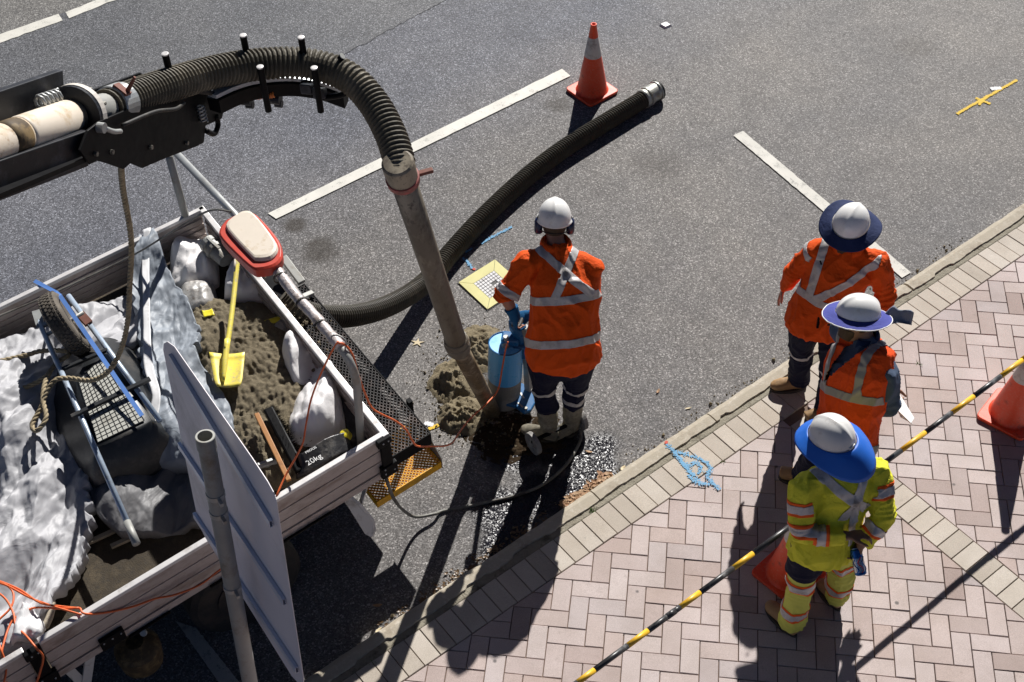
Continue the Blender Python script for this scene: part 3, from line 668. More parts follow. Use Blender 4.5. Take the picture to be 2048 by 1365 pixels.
# mud flap and its stay
a_, b_, c_, d_ = at(690, 992, .72), at(738, 1010, .66), at(752, 1062, .50), at(742, 1070, .48)
obj('mud_flap', prism([at(688, 990, .74), at(700, 988, .74), at(724, 1008, .66), at(750, 1040, .52), at(753, 1062, .44), at(748, 1072, .40), at(735, 1066, .44)], V(TU) * .02), M['greymud'], tr, bevel=.004)
obj('flap_stay', bar(at(735, 962, .82), at(722, 1006, .64), .035, .008), M['greymud'], tr)
obj('tray_bracket', merge(bar(at(183, 1290, .84), at(172, 1370, .5), .02, .05), bar(at(120, 1322, .84), at(168, 1370, .5), .02, .05)), M['greymud'], tr)
obj('under_tank', lathe(at(285, 1320, .35), (0, 0, 1), [(0, .02), (0, .12), (.1, .13), (.14, .13), (.16, .11), (.2, .05)], 24), M['darkrust'], tr)
obj('reflector', lathe(at(287, 1266, .6), RZ * -1, [(0, .022), (.01, .018)], 14), M['galv'], tr)
# ---- expanded metal steps
def exmesh(P, s0, s1, t0, t1, z, nx, ny, wire, hh):
    """diamond lattice of flat strands with real holes over a rectangle in tray coordinates"""
    gs = []
    L = (s1 - s0); W_ = (t1 - t0)
    for i in range(nx):
        for j in range(ny):
            sa, sb = s0 + L * i / nx, s0 + L * (i + 1) / nx; ta, tb = t0 + W_ * j / ny, t0 + W_ * (j + 1) / ny
            if (i + j) % 2 == 0: A_, B_ = P(sa, ta, z), P(sb, tb, z)
            else: A_, B_ = P(sa, tb, z), P(sb, ta, z)
            gs.append(bar(A_, B_, wire, hh))
    return merge(*gs)
def step(name, s0, s1, t0, t1, z, m, mm, label, nx, ny, lip=.05, par=None, wire=.0045):
    stp = empty(name, T((s0 + s1) / 2, (t0 + t1) / 2, z - lip), label, 'truck step')
    obj('tread_mesh', exmesh(T, s0, s1, t0, t1, z, nx, ny, wire, .014), mm, stp, kind='stuff')
    wS = .006; wT = .006 / ty
    obj('step_frame', merge(tbox(s0 - wS, s1 + wS, t0 - wT, t0, z - lip, z + .01), tbox(s0 - wS, s1 + wS, t1, t1 + wT, z - lip, z + .01), tbox(s0 - wS, s0, t0, t1, z - lip, z + .01), tbox(s1, s1 + wS, t0, t1, z - lip, z + .01)), m, stp)
    return stp
d_ = step('rear_deck', -.34, -.045, .045, .70, .81, M['black'], M['mesh_black'], 'black expanded metal deck fixed across the back of the truck tray', 22, 84, .09)
obj('deck_support', merge(tbox(-.05, .0, .1, .12, .76, .80), tbox(-.05, .0, .6, .62, .76, .80)), M['black'], d_)
d_['category'] = 'deck'
obj('added_shade_box', tbox(-.30, -.03, .175, .93, .26, .74), M['black'], tr, bevel=.01)  # added box below the deck, blocks the sun to darken the ground
s_ = step('fold_down_step', -.415, .07, .062, .165, .42, M['steppaint'], M['steppaint'], 'yellow mesh step hanging below the near rear corner of the tray', 34, 18, .05)
obj('step_end_plate', prism([T(-.425, .06, .36), T(-.425, .17, .36), T(-.425, .17, .50), T(-.425, .145, .60), T(-.425, .06, .46)], V(TU) * -.004), M['galv2'], s_)
obj('step_back_plate', tbox(-.41, .07, .168, .17, .38, .60), M['steppaint'], s_)
for a__ in ((.03, .06, .165, .18, .42, .84), (-.40, -.37, .165, .18, .42, .80)): obj('step_hanger', tbox(*a__), M['black'], s_)
s2_ = step('far_step', -.30, .03, .72, .86, .66, M['steppaint'], M['steppaint'], 'yellow mesh step at the far rear corner of the tray below the red box', 20, 20, .04)
for a__ in ((-.30, -.27, .70, .9, .62, .65), (.03, .06, .7, .9, .62, .84)): obj('step_arm', tbox(*a__), M['galv2'], s2_)
ar = obj('grey_arm', bar(at(566, 515, .86), at(604, 566, .80), .055, .03), M['galv2'], tr, bevel=.005)
obj('grey_arm', bar(at(590, 602, .86), at(626, 586, .84), .04, .03), M['galv2'], tr, bevel=.005)
# ---- rear frame (pipe hoop)
fr = empty('steel_rack', T(.08, .1, .88), 'bent grey steel pipe frame standing across the back of the truck tray', 'steel rack')
PR = .024
nb = T(.085, .092, .88); far = T(.092, 1.0, .9)
nearp = [nb, at(716, 800, 1.52), at(712, 760, 1.70), at(700, 726, 1.82), at(684, 700, 1.87), at(660, 672, 1.88), at(610, 616, 1.88), at(550, 548, 1.88), at(470, 430, 1.88), at(352, 306, 1.88)]
obj('near_post', tube(nearp[:6], PR, 16, 5), M['galv2'], fr, smooth=True)
obj('cross_pipe', loft([nearp[5], nearp[8], nearp[9]], PR * .96, seg=16), M['galv'], fr, smooth=True)
obj('far_post', loft([at(383, 476, .92), at(338, 312, 1.86)], PR * 1.05, seg=16), M['galv2'], fr, smooth=True)
wp = smoothpath([at(682, 694, 1.885), at(655, 664, 1.885), at(625, 628, 1.885), at(595, 596, 1.885), at(565, 556, 1.885), at(552, 538, 1.885)], 8)
obj('tape_wrap', loft(wp, [PR * (1.32 + .28 * noise.noise(V((i * .35, 2, 0)))) for i in range(len(wp))], seg=16), M['wrap'], fr, smooth=True)
dw = (wp[-1] - wp[0]).normalized()
for (x, y) in ((559, 556), (604, 606), (640, 651)):
    c_ = at(x, y, 1.885); ct = obj('cable_tie', lathe(c_, dw, [(-.005, PR * 1.3), (-.005, PR * 1.62), (.005, PR * 1.62), (.005, PR * 1.3)], 18, caps=False), M['rubber'], fr)
    obj('tie_head', box(c_ + V((.03, .02, .02)), (.008, 0, 0), (0, .008, 0), (0, 0, .005)), M['rubber'], ct)
c_ = at(677, 690, 1.9)
obj('wire_hook', loft([c_ + V((.045 * math.cos(a), 0, .012 + .045 * math.sin(a))) + V((0, .01 * a, 0)) for a in [x * .35 for x in range(-2, 12)]], .005, seg=8), M['galv2'], fr, smooth=True)
# red box lamp
rb = empty('lamp_box', at(504, 482, 1.88), 'faded red box with a dirty cream cover mounted on the pipe frame', 'lamp housing')
def rrect(cx, cy, pts_c, z, shrink): pass
cn = [at(x, y, 1.95) for x, y in ((452, 440), (485, 424), (513, 430), (555, 478), (564, 508), (552, 528), (520, 537), (498, 530), (445, 478), (440, 458))]
cm = sum(cn, V((0, 0, 0))) / len(cn)
def ringat(f, dz): return [cm + (p_ - cm) * f + V((0, 0, dz)) for p_ in smoothpath(cn + [cn[0]], 4)[:-1]]
def rings(L):
    n = len(L[0]); vs = [p_ for r in L for p_ in r]
    fs = [(i * n + k, i * n + (k + 1) % n, (i + 1) * n + (k + 1) % n, (i + 1) * n + k) for i in range(len(L) - 1) for k in range(n)]
    return vs, fs + [tuple(range(n))[::-1], tuple((len(L) - 1) * n + k for k in range(n))]
rc = obj('red_casing', rings([ringat(.90, -.085), ringat(1.0, -.07), ringat(1.02, -.01), ringat(.96, .0)]), M['redbox'], rb, smooth=False, bevel=.004)
def ringc(f, dz):
    q_ = [at(x, y, 1.965) for x, y in ((466, 436), (487, 424), (508, 430), (546, 478), (553, 499), (540, 514), (515, 517), (502, 510), (458, 462), (456, 446))]
    m_ = sum(q_, V((0, 0, 0))) / len(q_)
    return [m_ + (p_ - m_) * f * 1.06 + V((0, 0, dz)) for p_ in smoothpath(q_ + [q_[0]], 4)[:-1]]
obj('cream_cover', rings([ringc(.98, -.03), ringc(.99, -.006), ringc(.94, .006), ringc(.85, .010)]), M['cream'], rb, smooth=False)
obj('mounting_stub', loft([cm - V((0, 0, .14)), cm - V((0, 0, .05))], .03, seg=14), M['galv2'], rb, smooth=True)
gc = rehome(obj('grey_cable', tube([at(-60, 660, 1.16), at(0, 632, 1.17), at(110, 585, 1.17), at(260, 514, 1.22), at(340, 466, 1.45), at(400, 430, 1.75), at(430, 420, 1.87), at(462, 424, 1.90)], .0065, 8, 8), M['greycable'], label='thin grey cable running along the far wall of the tray up to the red box', cat='cable'))
# ================================================================ things lying in the tray
M['tarp'] = mat('silver_tarp', (.40, .40, .42), .16, 5, .40, .0, dirt=(.44, .42, .41), dscale=3, dth=.55, grime=(.40, .35, .29), bump=.2, bscale=22, bdist=.008)
M['tarp_b'] = mat('blue_grey_tarp', (.25, .29, .33), .2, 8, .42, 0, dirt=(.36, .39, .43), dscale=7, dth=.55, grime=(.18, .20, .23), bump=.4, bscale=26, bdist=.012)
def tarpmat(name, c, c2, rough=.5):
    t = NT(name); v_ = t.n('ShaderNodeMapping', {'Vector': t.tc.outputs['Object'], 'Scale': (1, .55, 1)}).outputs[0]
    wv = t.n('ShaderNodeVectorMath', {0: v_, 1: t.n('ShaderNodeTexNoise', {'Vector': v_, 'Scale': 3.0, 'Detail': 3}).outputs['Color']}, operation='ADD').outputs[0]
    h = None
    for sc_, a in ((6.0, 1.0), (14.0, .45), (33.0, .2)):
        d_ = t.math('MULTIPLY', t.n('ShaderNodeTexVoronoi', {'Vector': wv, 'Scale': sc_}, feature='F1').outputs['Distance'], a)
        h = d_ if h is None else t.math('ADD', h, d_)
    col = t.mix(t.noise(4, 6, .7), c4(c), c4(c2))
    col = t.mix(t.ramp(t.noise(11, 6, .8), [(.60, (0, 0, 0)), (.74, (.5, .5, .5))]), col, (c[0] * .6, c[1] * .55, c[2] * .48, 1))
    return t.out(col, rough, 0, t.bump(h, .22, .02), .25)
M['tarp'] = tarpmat('silver_tarp', (.46, .46, .48), (.38, .38, .40)); M['tarp_d2'] = tarpmat('dark_grey_tarp', (.20, .20, .21), (.12, .118, .12)); M['tarp_b'] = tarpmat('blue_grey_tarp', (.33, .36, .40), (.22, .25, .29))  # tarp_d2: dark grey fabric of the tarp underside
M['tarp_w'] = mat('white_tarp_hem', (.66, .66, .67), .08, 8, .5, dirt=(.5, .49, .48), dscale=8, dth=.6, bump=.3, bscale=30)
M['tarp_d'] = mat('dark_tarp_underside', (.17, .165, .17), .2, 6, .6, dirt=(.25, .24, .24), dscale=4, dth=.55, bump=.4, bscale=22, bdist=.012)
M['sack'] = mat('white_plastic_sack', (.80, .78, .78), .04, 5, .42, dirt=(.68, .64, .59), dscale=5, dth=.6, bump=.35, bscale=16, bdist=.02, stretch=(1, .5, 1))
M['sack_g'] = mat('grey_plastic_sack', (.33, .32, .31), .15, 8, .4, dirt=(.46, .44, .41), dscale=9, dth=.55, grime=(.18, .15, .12), bump=.4, bscale=35, bdist=.008)
M['sack_k'] = mat('black_printed_plastic', (.020, .020, .023), .3, 8, .35, dirt=(.09, .085, .08), dscale=14, dth=.58, bump=.4, bscale=35, bdist=.01)
M['sack_y'] = mat('yellow_plastic', (.78, .66, .03), .1, 8, .4, dirt=(.55, .45, .08), dscale=12, dth=.6)
M['white_ink'] = mat('white_ink', (.7, .7, .7), .05, 40, .6, bump=0)
M['shovel'] = mat('yellow_shovel_paint', (.92, .78, .13), .06, 8, .42, dirt=(.62, .50, .20), dscale=6, dth=.62, grime=(.60, .52, .30), bump=.06)
M['wood'] = mat('orange_wood', (.45, .20, .06), .2, 30, .55, dirt=(.30, .13, .04), dscale=20, dth=.6, stretch=(1, 1, .1))
M['woodp'] = mat('weathered_timber', (.30, .26, .20), .2, 14, .8, dirt=(.18, .15, .11), dscale=8, dth=.55, bump=.4)
M['rope'] = mat('tan_rope', (.36, .29, .18), .2, 60, .85, dirt=(.22, .17, .10), dscale=20, dth=.56, bump=.7, bscale=220)
M['tyre'] = mat('dusty_tyre', (.10, .085, .068), .2, 18, .8, dirt=(.16, .135, .105), dscale=7, dth=.55, bump=.3)
M['strap'] = mat('blue_strap', (.10, .24, .62), .08, 40, .6, bump=.2, bscale=300)
M['bluesteel'] = mat('silver_blue_tube', (.42, .50, .60), .1, 16, .35, .25, dirt=(.30, .33, .36), dscale=14, dth=.6)
M['pan'] = mat('black_barrow_pan', (.020, .022, .024), .3, 6, .38, dirt=(.07, .065, .06), dscale=5, dth=.58, spec=.5)
M['grid'] = mat('grey_grid_panel', (.42, .42, .38), .1, 12, .6, dirt=(.32, .31, .27), dscale=8, dth=.58)
def sandmat(name, c, c2):
    t = NT(name)
    col = t.mix(t.noise(26, 6, .75), c4(c, .6), c4(c2, 1.15))
    col = t.mix(t.ramp(t.noise(160, 3, .7), [(.35, (0, 0, 0)), (.7, (.6, .6, .6))]), col, c4(c2, 1.5))
    return t.out(col, .95, 0, t.bump(t.math('ADD', t.noise(55, 6, .8), t.math('MULTIPLY', t.noise(260, 3, .7), .6)), 1.0, .014), .15)
M['sand'] = sandmat('damp_sand', (.15, .125, .082), (.25, .21, .145))
M['dirtm'] = sandmat('dug_soil', (.17, .135, .085), (.30, .25, .165))
def crump(p, f):
    d = noise.voronoi(V(p) * f)[0]
    return (d[1] - d[0])
def _h(i, j, s_): 
    n_ = (i * 374761393 + j * 668265263 + s_ * 974711) & 0xffffffff; n_ = ((n_ ^ (n_ >> 13)) * 1274126177) & 0xffffffff
    return ((n_ ^ (n_ >> 16)) & 0xffff) / 65535.0
def tri(x, y, s_):
    k = (x + y) * .36602540; xs, ys = x + k, y + k; i, j = math.floor(xs), math.floor(ys); u_, v_ = xs - i, ys - j
    a, d = _h(i, j, s_), _h(i + 1, j + 1, s_)
    if u_ > v_: b_ = _h(i + 1, j, s_); return a + (b_ - a) * u_ + (d - b_) * v_
    b_ = _h(i, j + 1, s_); return a + (b_ - a) * v_ + (d - b_) * u_
def crease(p, f, k=4, seed=0):
    h = 0; a = 1.0; ff = f * .62; sd = int(seed * 10) % 997; p = V((p.x, p.y * .5, 0))
    for i in range(k):
        an = .5 * math.sin(i * 2.3 + seed); wx = .35 * noise.noise(V((p.x * ff * .7, p.y * ff * .7, seed + i))); wy = .35 * noise.noise(V((p.x * ff * .7, p.y * ff * .7, seed + i + 40)))
        x, y = p.x * ff + wx * .6, p.y * ff + wy * .6; x, y = x * math.cos(an) - y * math.sin(an), x * math.sin(an) + y * math.cos(an)
        h += a * (tri(x, y, sd + i * 7) - .5); a *= .50; ff *= 1.9
    return h * 1.7
def cloth(name, Lc, Rc, n, m, amp, freq, mt, skirt=.0, thick=.003, drape=.5, parent=None, bulge=0, seed=0, edge=.0, **kw):
    Ls = smoothpath(Lc, 8); Rs = smoothpath(Rc, 8)
    def samp(P, t):
        x = t * (len(P) - 1); i = min(int(x), len(P) - 2); return P[i].lerp(P[i + 1], x - i)
    vs, fs = [], []
    for i in range(n + 1):
        a, b_ = samp(Ls, i / n), samp(Rs, i / n)
        for j in range(m + 1):
            q = a.lerp(b_, j / m)
            u_, v_ = i / n, j / m
            if edge:
                e1 = edge * noise.noise(V((i * .23, j * .0, seed))) * (abs(v_ - .5) * 2) ** 4
                q = V((q.x + e1, q.y, q.z))
            w_ = at(q.x, q.y, q.z)
            s_ = V((w_.x + seed, w_.y, .3 * seed))
            h = amp * (1.15 * crease(s_, freq, 5, seed) + drape * .9 * noise.noise(s_ * 1.8))
            if kw.get('cat') == 'sand': h = amp * (.9 * fbm(s_ * freq * .35, 4) + .35 * abs(noise.noise(s_ * freq * 1.6)) + .35 * noise.noise(s_ * 40))
            if bulge: h += bulge * math.sqrt(max(0, (1 - (2 * u_ - 1) ** 4) * (1 - (2 * v_ - 1) ** 4)))
            if skirt and (i in (0, n) or j in (0, m)): h -= skirt
            vs.append(w_ + V((0, 0, h)))
    for i in range(n):
        for j in range(m): k = i * (m + 1) + j; fs.append((k, k + m + 1, k + m + 2, k + 1))
    # face upward
    a, b_, c_ = vs[0], vs[m + 1], vs[m + 2]
    if (b_ - a).cross(c_ - a).z < 0: fs = [f[::-1] for f in fs]
    o = obj(name, (vs, fs), mt, parent, smooth=kw.pop('smooth', True), solid=thick, **kw)
    if not parent: rehome(o)
    return o
def zp(L, z): return [V((x, y, z if len(r) == 0 else r[0])) for x, y, *r in L]
# tarps
cloth('silver_tarp', zp([(-240, 760, 1.12), (-240, 850, 1.28), (-240, 960, 1.14), (-240, 1080, .98), (-240, 1200, 1.10), (-240, 1330, 1.12)], 1.10), zp([(262, 590, 1.0), (300, 690, 1.06), (200, 830, 1.10), (176, 930, 1.08), (172, 1085, 1.0), (60, 1285, 1.12)], 1.1),
      230, 230, .125, 4.6, M['tarp'], skirt=.10, drape=.55, seed=1, edge=18, label='large crumpled silver grey tarp heaped over the left part of the tray', cat='tarp')
cloth('silver_tarp', zp([(-240, 752, 1.02), (-40, 730, 1.02), (40, 690, 1.0), (110, 650, 1.0), (200, 612, 1.0), (256, 578, 1.02)], 1), zp([(-240, 830, 1.13), (20, 815, 1.12), (110, 760, 1.1), (180, 700, 1.12), (262, 690, 1.12), (300, 640, 1.1)], 1.1),
      70, 24, .05, 6, M['tarp'], skirt=.06, seed=4, label='strip of pale tarp bunched below the far wall behind the wheelbarrow wheel', cat='tarp')
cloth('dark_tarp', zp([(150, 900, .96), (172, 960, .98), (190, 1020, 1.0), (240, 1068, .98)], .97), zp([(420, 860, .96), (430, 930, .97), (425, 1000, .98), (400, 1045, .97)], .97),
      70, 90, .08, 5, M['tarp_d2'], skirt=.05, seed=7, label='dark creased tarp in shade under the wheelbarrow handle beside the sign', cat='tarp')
cloth('blue_grey_tarp', zp([(284, 470, 1.19), (262, 560, 1.1), (276, 640, 1.1), (282, 720, 1.12), (292, 800, 1.14), (284, 880, 1.12), (318, 930, 1.0)], 1.1), zp([(312, 462, 1.19), (338, 545, 1.12), (378, 605, 1.12), (399, 668, 1.12), (396, 712, 1.12), (462, 812, 1.1), (452, 935, 1.05)], 1.1),
      160, 80, .055, 6.5, M['tarp_b'], skirt=.12, drape=.6, seed=12, edge=12, label='crumpled blue grey tarp draped from the far wall to behind the road sign', cat='tarp')
cloth('tarp_hem', zp([(286, 458, 1.23), (284, 520, 1.17), (286, 600, 1.18), (288, 680, 1.18), (290, 740, 1.2), (305, 790, 1.2), (298, 820, 1.2), (282, 850, 1.19), (290, 905, 1.1)], 1.1), zp([(302, 456, 1.23), (299, 520, 1.17), (300, 600, 1.18), (303, 680, 1.18), (309, 740, 1.2), (322, 790, 1.2), (316, 830, 1.2), (300, 870, 1.19), (292, 910, 1.1)], 1.1),
      60, 6, .016, 9, M['tarp_w'], skirt=.0, seed=15, label='long white hem of the blue grey tarp hanging over the far wall', cat='tarp hem')
# sand
cloth('sand_heap', zp([(380, 600, .96), (386, 660, .98), (400, 740, .98), (440, 820, .98), (470, 900, .96), (495, 985, .93)], 1), zp([(540, 610, .95), (580, 660, .96), (610, 700, .96), (640, 760, .95), (600, 830, .96), (640, 960, .90)], 1),
      120, 80, .05, 9, M['sand'], skirt=.06, thick=0, drape=1.0, bulge=.09, seed=20, label='heap of damp brown sand in the tray around the yellow shovel', cat='sand', kind='stuff')
# sacks
def sack(name, c, mt, lab, z0, h, amp=.02, f=9, n=26, seed=0, cat='sack', grp=None):
    c = [V((x, y, z0)) for x, y in c]
    L_ = [c[0], c[3]]; R_ = [c[1], c[2]]
    vs, fs = [], []
    for i in range(n + 1):
        for j in range(n + 1):
            u_, v_ = i / n, j / n
            q = (c[0].lerp(c[1], v_)).lerp(c[3].lerp(c[2], v_), u_)
            pin = 1 - .07 * (2 * u_ - 1) ** 2 * abs(2 * v_ - 1) - .05 * abs(2 * u_ - 1) * (2 * v_ - 1) ** 2
            m_ = (c[0] + c[1] + c[2] + c[3]) / 4; q = m_ + (q - m_) * pin
            w_ = at(q.x, q.y, z0); s_ = w_ + V((seed, 0, 0))
            k = (max(0, 1 - (2 * u_ - 1) ** 4) * max(0, 1 - (2 * v_ - 1) ** 4)) ** .62
            e1 = amp * (2.6 * crease(s_, f * .8, 5, seed) + .8 * noise.noise(s_ * f * .4)) * (1.35 - .6 * k)
            vs.append(w_ + V((0, 0, -.02 + h * k + e1 * (.5 + k))))
    m1 = n + 1
    for i in range(n):
        for j in range(n): k = i * m1 + j; fs.append((k, k + m1, k + m1 + 1, k + 1))
    if (vs[m1] - vs[0]).cross(vs[m1 + 1] - vs[0]).z < 0: fs = [f_[::-1] for f_ in fs]
    nb_ = len(vs); ring = [j for j in range(m1)] + [i * m1 + n for i in range(1, m1)] + [n * m1 + j for j in range(n - 1, -1, -1)] + [i * m1 for i in range(n - 1, 0, -1)]
    lo = [V(vs[k]) - V((0, 0, h * .55)) for k in ring]; vs += lo
    R = len(ring); 
    for k in range(R): fs.append((ring[k], ring[(k + 1) % R], nb_ + (k + 1) % R, nb_ + k))
    o = obj(name, (vs, fs), mt, None, smooth=True, label=lab, cat=cat, group=grp)
    return rehome(o)
SG = 'plastic sacks in the tray'
sack('cement_sack', [(352, 478), (425, 470), (440, 560), (330, 588)], M['sack'], 'bright white full sack between the blue grey tarp and the grey pipe coupling', .98, .14, .036, 7, seed=1, grp=SG)
sack('cement_sack', [(352, 575), (432, 565), (436, 630), (362, 640)], M['sack_g'], 'grey wrinkled sack end just below the bright white full sack', .96, .14, .02, 10, seed=2, grp=SG)
sack('cement_sack', [(468, 528), (520, 535), (540, 610), (440, 610)], M['sack'], 'dusty white sack with fine creases under the red box and shovel handle', .97, .15, .02, 12, seed=3, grp=SG)
sack('cement_sack', [(508, 650), (565, 640), (600, 695), (545, 705)], M['sack_g'], 'small grey sack half buried in sand at the rear wall', .95, .11, .02, 12, seed=4, grp=SG)
sack('cement_sack', [(560, 635), (585, 652), (612, 700), (590, 720)], M['sack_k'], 'black plastic sack between the small grey sack and the rear wall', .95, .10, .015, 12, seed=5, grp=SG)
sack('cement_sack', [(556, 700), (642, 690), (692, 776), (588, 790)], M['sack'], 'white sack partly covered with sand near the middle of the rear wall', 1.0, .12, .04, 8, seed=6, grp=SG)
big = sack('cement_sack', [(572, 785), (676, 765), (704, 878), (574, 892)], M['sack'], 'large white sack with a black printed band reading 20kg beside the broom', .99, .13, .040, 6, 44, seed=7, grp=SG)
sack('cement_sack', [(665, 770), (712, 800), (738, 880), (690, 892)], M['sack_k'], 'black sack in the rear corner of the tray behind the steel post', .93, .13, .015, 9, seed=8, grp=SG)
cloth('printed_band', zp([(583, 893, 1.06), (600, 905, 1.12), (650, 875, 1.13), (696, 862, 1.07)], 1.1), zp([(592, 955, 1.04), (625, 940, 1.07), (670, 915, 1.07), (704, 900, 1.03)], 1.1), 30, 18, .012, 9, M['sack_k'], skirt=.02, seed=31, thick=.002, parent=big)
cloth('sack_band', zp([(508, 648, 1.075), (535, 636, 1.08), (568, 628, 1.06)], 1.1), zp([(514, 658, 1.06), (540, 646, 1.08), (572, 640, 1.06)], 1.1), 14, 4, .006, 9, M['sack_y'], skirt=.01, seed=33, thick=.002, label='yellow strip of torn sack beside the rear wall', cat='plastic strip')
cloth('yellow_strip', zp([(404, 622, 1.05), (424, 618, 1.06)], 1.1), zp([(408, 636, 1.05), (430, 632, 1.06)], 1.1), 8, 6, .02, 14, M['sack_y'], seed=35, thick=.002, label='small crumpled scrap of yellow plastic on the sand', cat='plastic scrap')
obj('yellow_valve', lathe(at(688, 866, 1.08), at(700, 880, 1.0) - at(688, 866, 1.08), [(0, .02), (.004, .03), (.05, .03), (.052, .02)], 18), M['sack_y'], big)
def text3(name, body, p, right, up, size, m, parent, ext=.0006):
    cu = bpy.data.curves.new(name, 'FONT'); cu.body = body; cu.size = size; cu.extrude = ext; cu.align_x = 'LEFT'
    o = bpy.data.objects.new('tmp', cu); COL.objects.link(o)
    me = bpy.data.meshes.new_from_object(o.evaluated_get(bpy.context.evaluated_depsgraph_get())); bpy.data.objects.remove(o)
    r = V(right).normalized(); nn = r.cross(V(up)).normalized(); u_ = nn.cross(r)
    b_ = base_of(parent)
    for v in me.vertices: v.co = V(p) + r * v.co.x + u_ * v.co.y + nn * (v.co.z) - b_
    me.materials.clear(); me.materials.append(m); me.name = name
    q = bpy.data.objects.new(name, me); COL.objects.link(q); q.parent = parent; return q
ta, tb_ = at(616, 932, 1.125), at(640, 918, 1.125)
text3('weight_print', '20kg', ta, tb_ - ta, at(608, 915, 1.125) - ta, .052, M['white_ink'], big)
ta, tb_ = at(612, 908, 1.165), at(632, 897, 1.165)
text3('name_print', 'MIOUS', ta, tb_ - ta, at(608, 896, 1.165) - ta, .024, M['white_ink'], big)
# shovel
sh = empty('shovel', at(450, 740, 1.02), 'yellow long handled shovel standing on the sand with its blade down', 'shovel')
obj('handle', tube([at(476, 506, 1.34), at(470, 570, 1.28), at(460, 655, 1.22), at(452, 700, 1.19)], [.0165, .0165, .0165, .0165, .0165, .0165, .0165, .0165, .0165, .0165, .017, .018, .0185], 14, 4), M['shovel'], sh, smooth=True)
obj('handle_tape', loft([at(471.5, 546, 1.30), at(474, 520, 1.325)], .0175, seg=14), M['cream'], sh, smooth=True)
hd = obj('socket', tube([at(455, 680, 1.205), at(450, 725, 1.17), at(447, 762, 1.14)], [.019, .019, .019, .019, .019, .017, .015, .012, .008], 12, 4), M['shovel'], sh, smooth=True)
def blade():
    vs, fs = [], []; nu, nv = 10, 8
    a, b_, c_, d_ = at(420, 711, 1.13), at(491, 711, 1.13), at(484, 774, 1.12), at(432, 776, 1.12)
    for i in range(nu + 1):
        for j in range(nv + 1):
            u_, v_ = i / nu, j / nv; l_, r_ = a.lerp(d_, u_), b_.lerp(c_, u_)
            k = 1 - .12 * max(0, (u_ - .8) / .2) ** 2
            q = l_.lerp(r_, .5 + (v_ - .5) * k); x = (2 * v_ - 1)
            vs.append(q + V((0, 0, .018 * x * x * (1 - .3 * u_) + (.012 if i == 0 else 0))))
    for i in range(nu):
        for j in range(nv): k = i * (nv + 1) + j; fs.append((k, k + nv + 1, k + nv + 2, k + 1))
    return vs, fs
obj('blade', blade(), M['shovel'], sh, smooth=True, solid=.004)
# pipe couplings
def coupling(a, b_, r, lab, m):
    d = (b_ - a); l = d.length
    c_ = empty('pipe_coupling', a, lab, 'pipe coupling')
    obj('body', lathe(a, d, [(0, r * .6), (0, r), (l * .2, r * 1.05), (l * .22, r * .95), (l * .35, r * .95), (l * .37, r * 1.08), (l * .5, r * 1.08), (l * .52, r * .9), (l * .7, r * .88), (l, r * .8), (l, r * .6)], 24), m, c_)
    obj('cam_lever', bar(a + d * .1 + V((0, 0, r)), a + d * .75 + V((0, 0, r * 1.15)), .02, .01), m, c_, bevel=.002)
coupling(at(415, 486, 1.12), at(452, 522, 1.10), .062, 'grey ribbed pipe coupling lying on the white sack below the far wall', M['galv2'])
coupling(at(345, 482, 1.02), at(312, 500, 1.0), .045, 'brownish pipe coupling in shade beside the far wall', M['pvc'])
coupling(at(512, 936, 1.0), at(560, 920, .98), .022, 'small silver hose fitting lying beside the wooden broom handle', M['galv'])
# broom
br = empty('broom', at(560, 920, .95), 'broom with orange wooden back and black bristles leaning in the tray beside the 20kg sack', 'broom')
obj('wooden_back', bar(at(513, 828, 1.13), at(578, 962, 1.06), .03, .022), M['wood'], br, bevel=.004)
bg_ = []; A_, B_ = at(530, 822, 1.10), at(596, 948, 1.04); sx = (B_ - A_).cross(V((0, 0, 1))).normalized()
if sx.dot(V((1, 0, 0))) < 0: sx = -sx
for k in range(1500):
    t = rnd.random(); o_ = A_.lerp(B_, t) + sx * rnd.uniform(-.01, .06) + V((0, 0, rnd.uniform(-.03, .01)))
    d_ = (sx * rnd.uniform(.0, .9) + V((0, 0, rnd.uniform(-.1, .8))) + (B_ - A_).normalized() * rnd.uniform(-.4, .4)).normalized() * rnd.uniform(.03, .055)
    s_ = d_.orthogonal().normalized() * .0016
    bg_.append(([o_ - s_, o_ + s_, o_ + d_], [(0, 1, 2)]))
obj('bristles', merge(*bg_), M['black'], br, kind='stuff')
obj('bristle_block', bar(A_ + sx * .02, B_ + sx * .02, .06, .05), M['black'], br, bevel=.01)
# timber slats in the tray
for (a, b_, lab) in (((150, 1098, .91), (250, 1052, .91), 'pale timber batten on the tray floor beside the dark tarp'), ((222, 1094, .91), (262, 1076, .91), 'short pale timber offcut below the end of the wheelbarrow handle')):
    rehome(obj('timber_batten', bar(at(*a), at(*b_), .03, .02), M['woodp'], label=lab, cat='timber', bevel=.003))
cloth('torn_white_bag', zp([(40, 1190, 1.16), (30, 1240, 1.18), (20, 1290, 1.15)], 1.1), zp([(84, 1236, 1.2), (82, 1262, 1.2), (74, 1280, 1.16)], 1.1), 20, 16, .06, 12, M['tarp_w'], skirt=.05, seed=41, label='ragged white plastic bag hanging over the near wall at the lower left', cat='plastic bag')
rehome(obj('curved_horn', tube([at(92, 1190, 1.0), at(104, 1206, 1.04), at(100, 1232, 1.1), at(88, 1258, 1.13)], [.02] * 15 + [.008], 10, 5), M['woodp'], smooth=True, label='pale bent stick standing inside the near wall by the orange cables', cat='stick'))
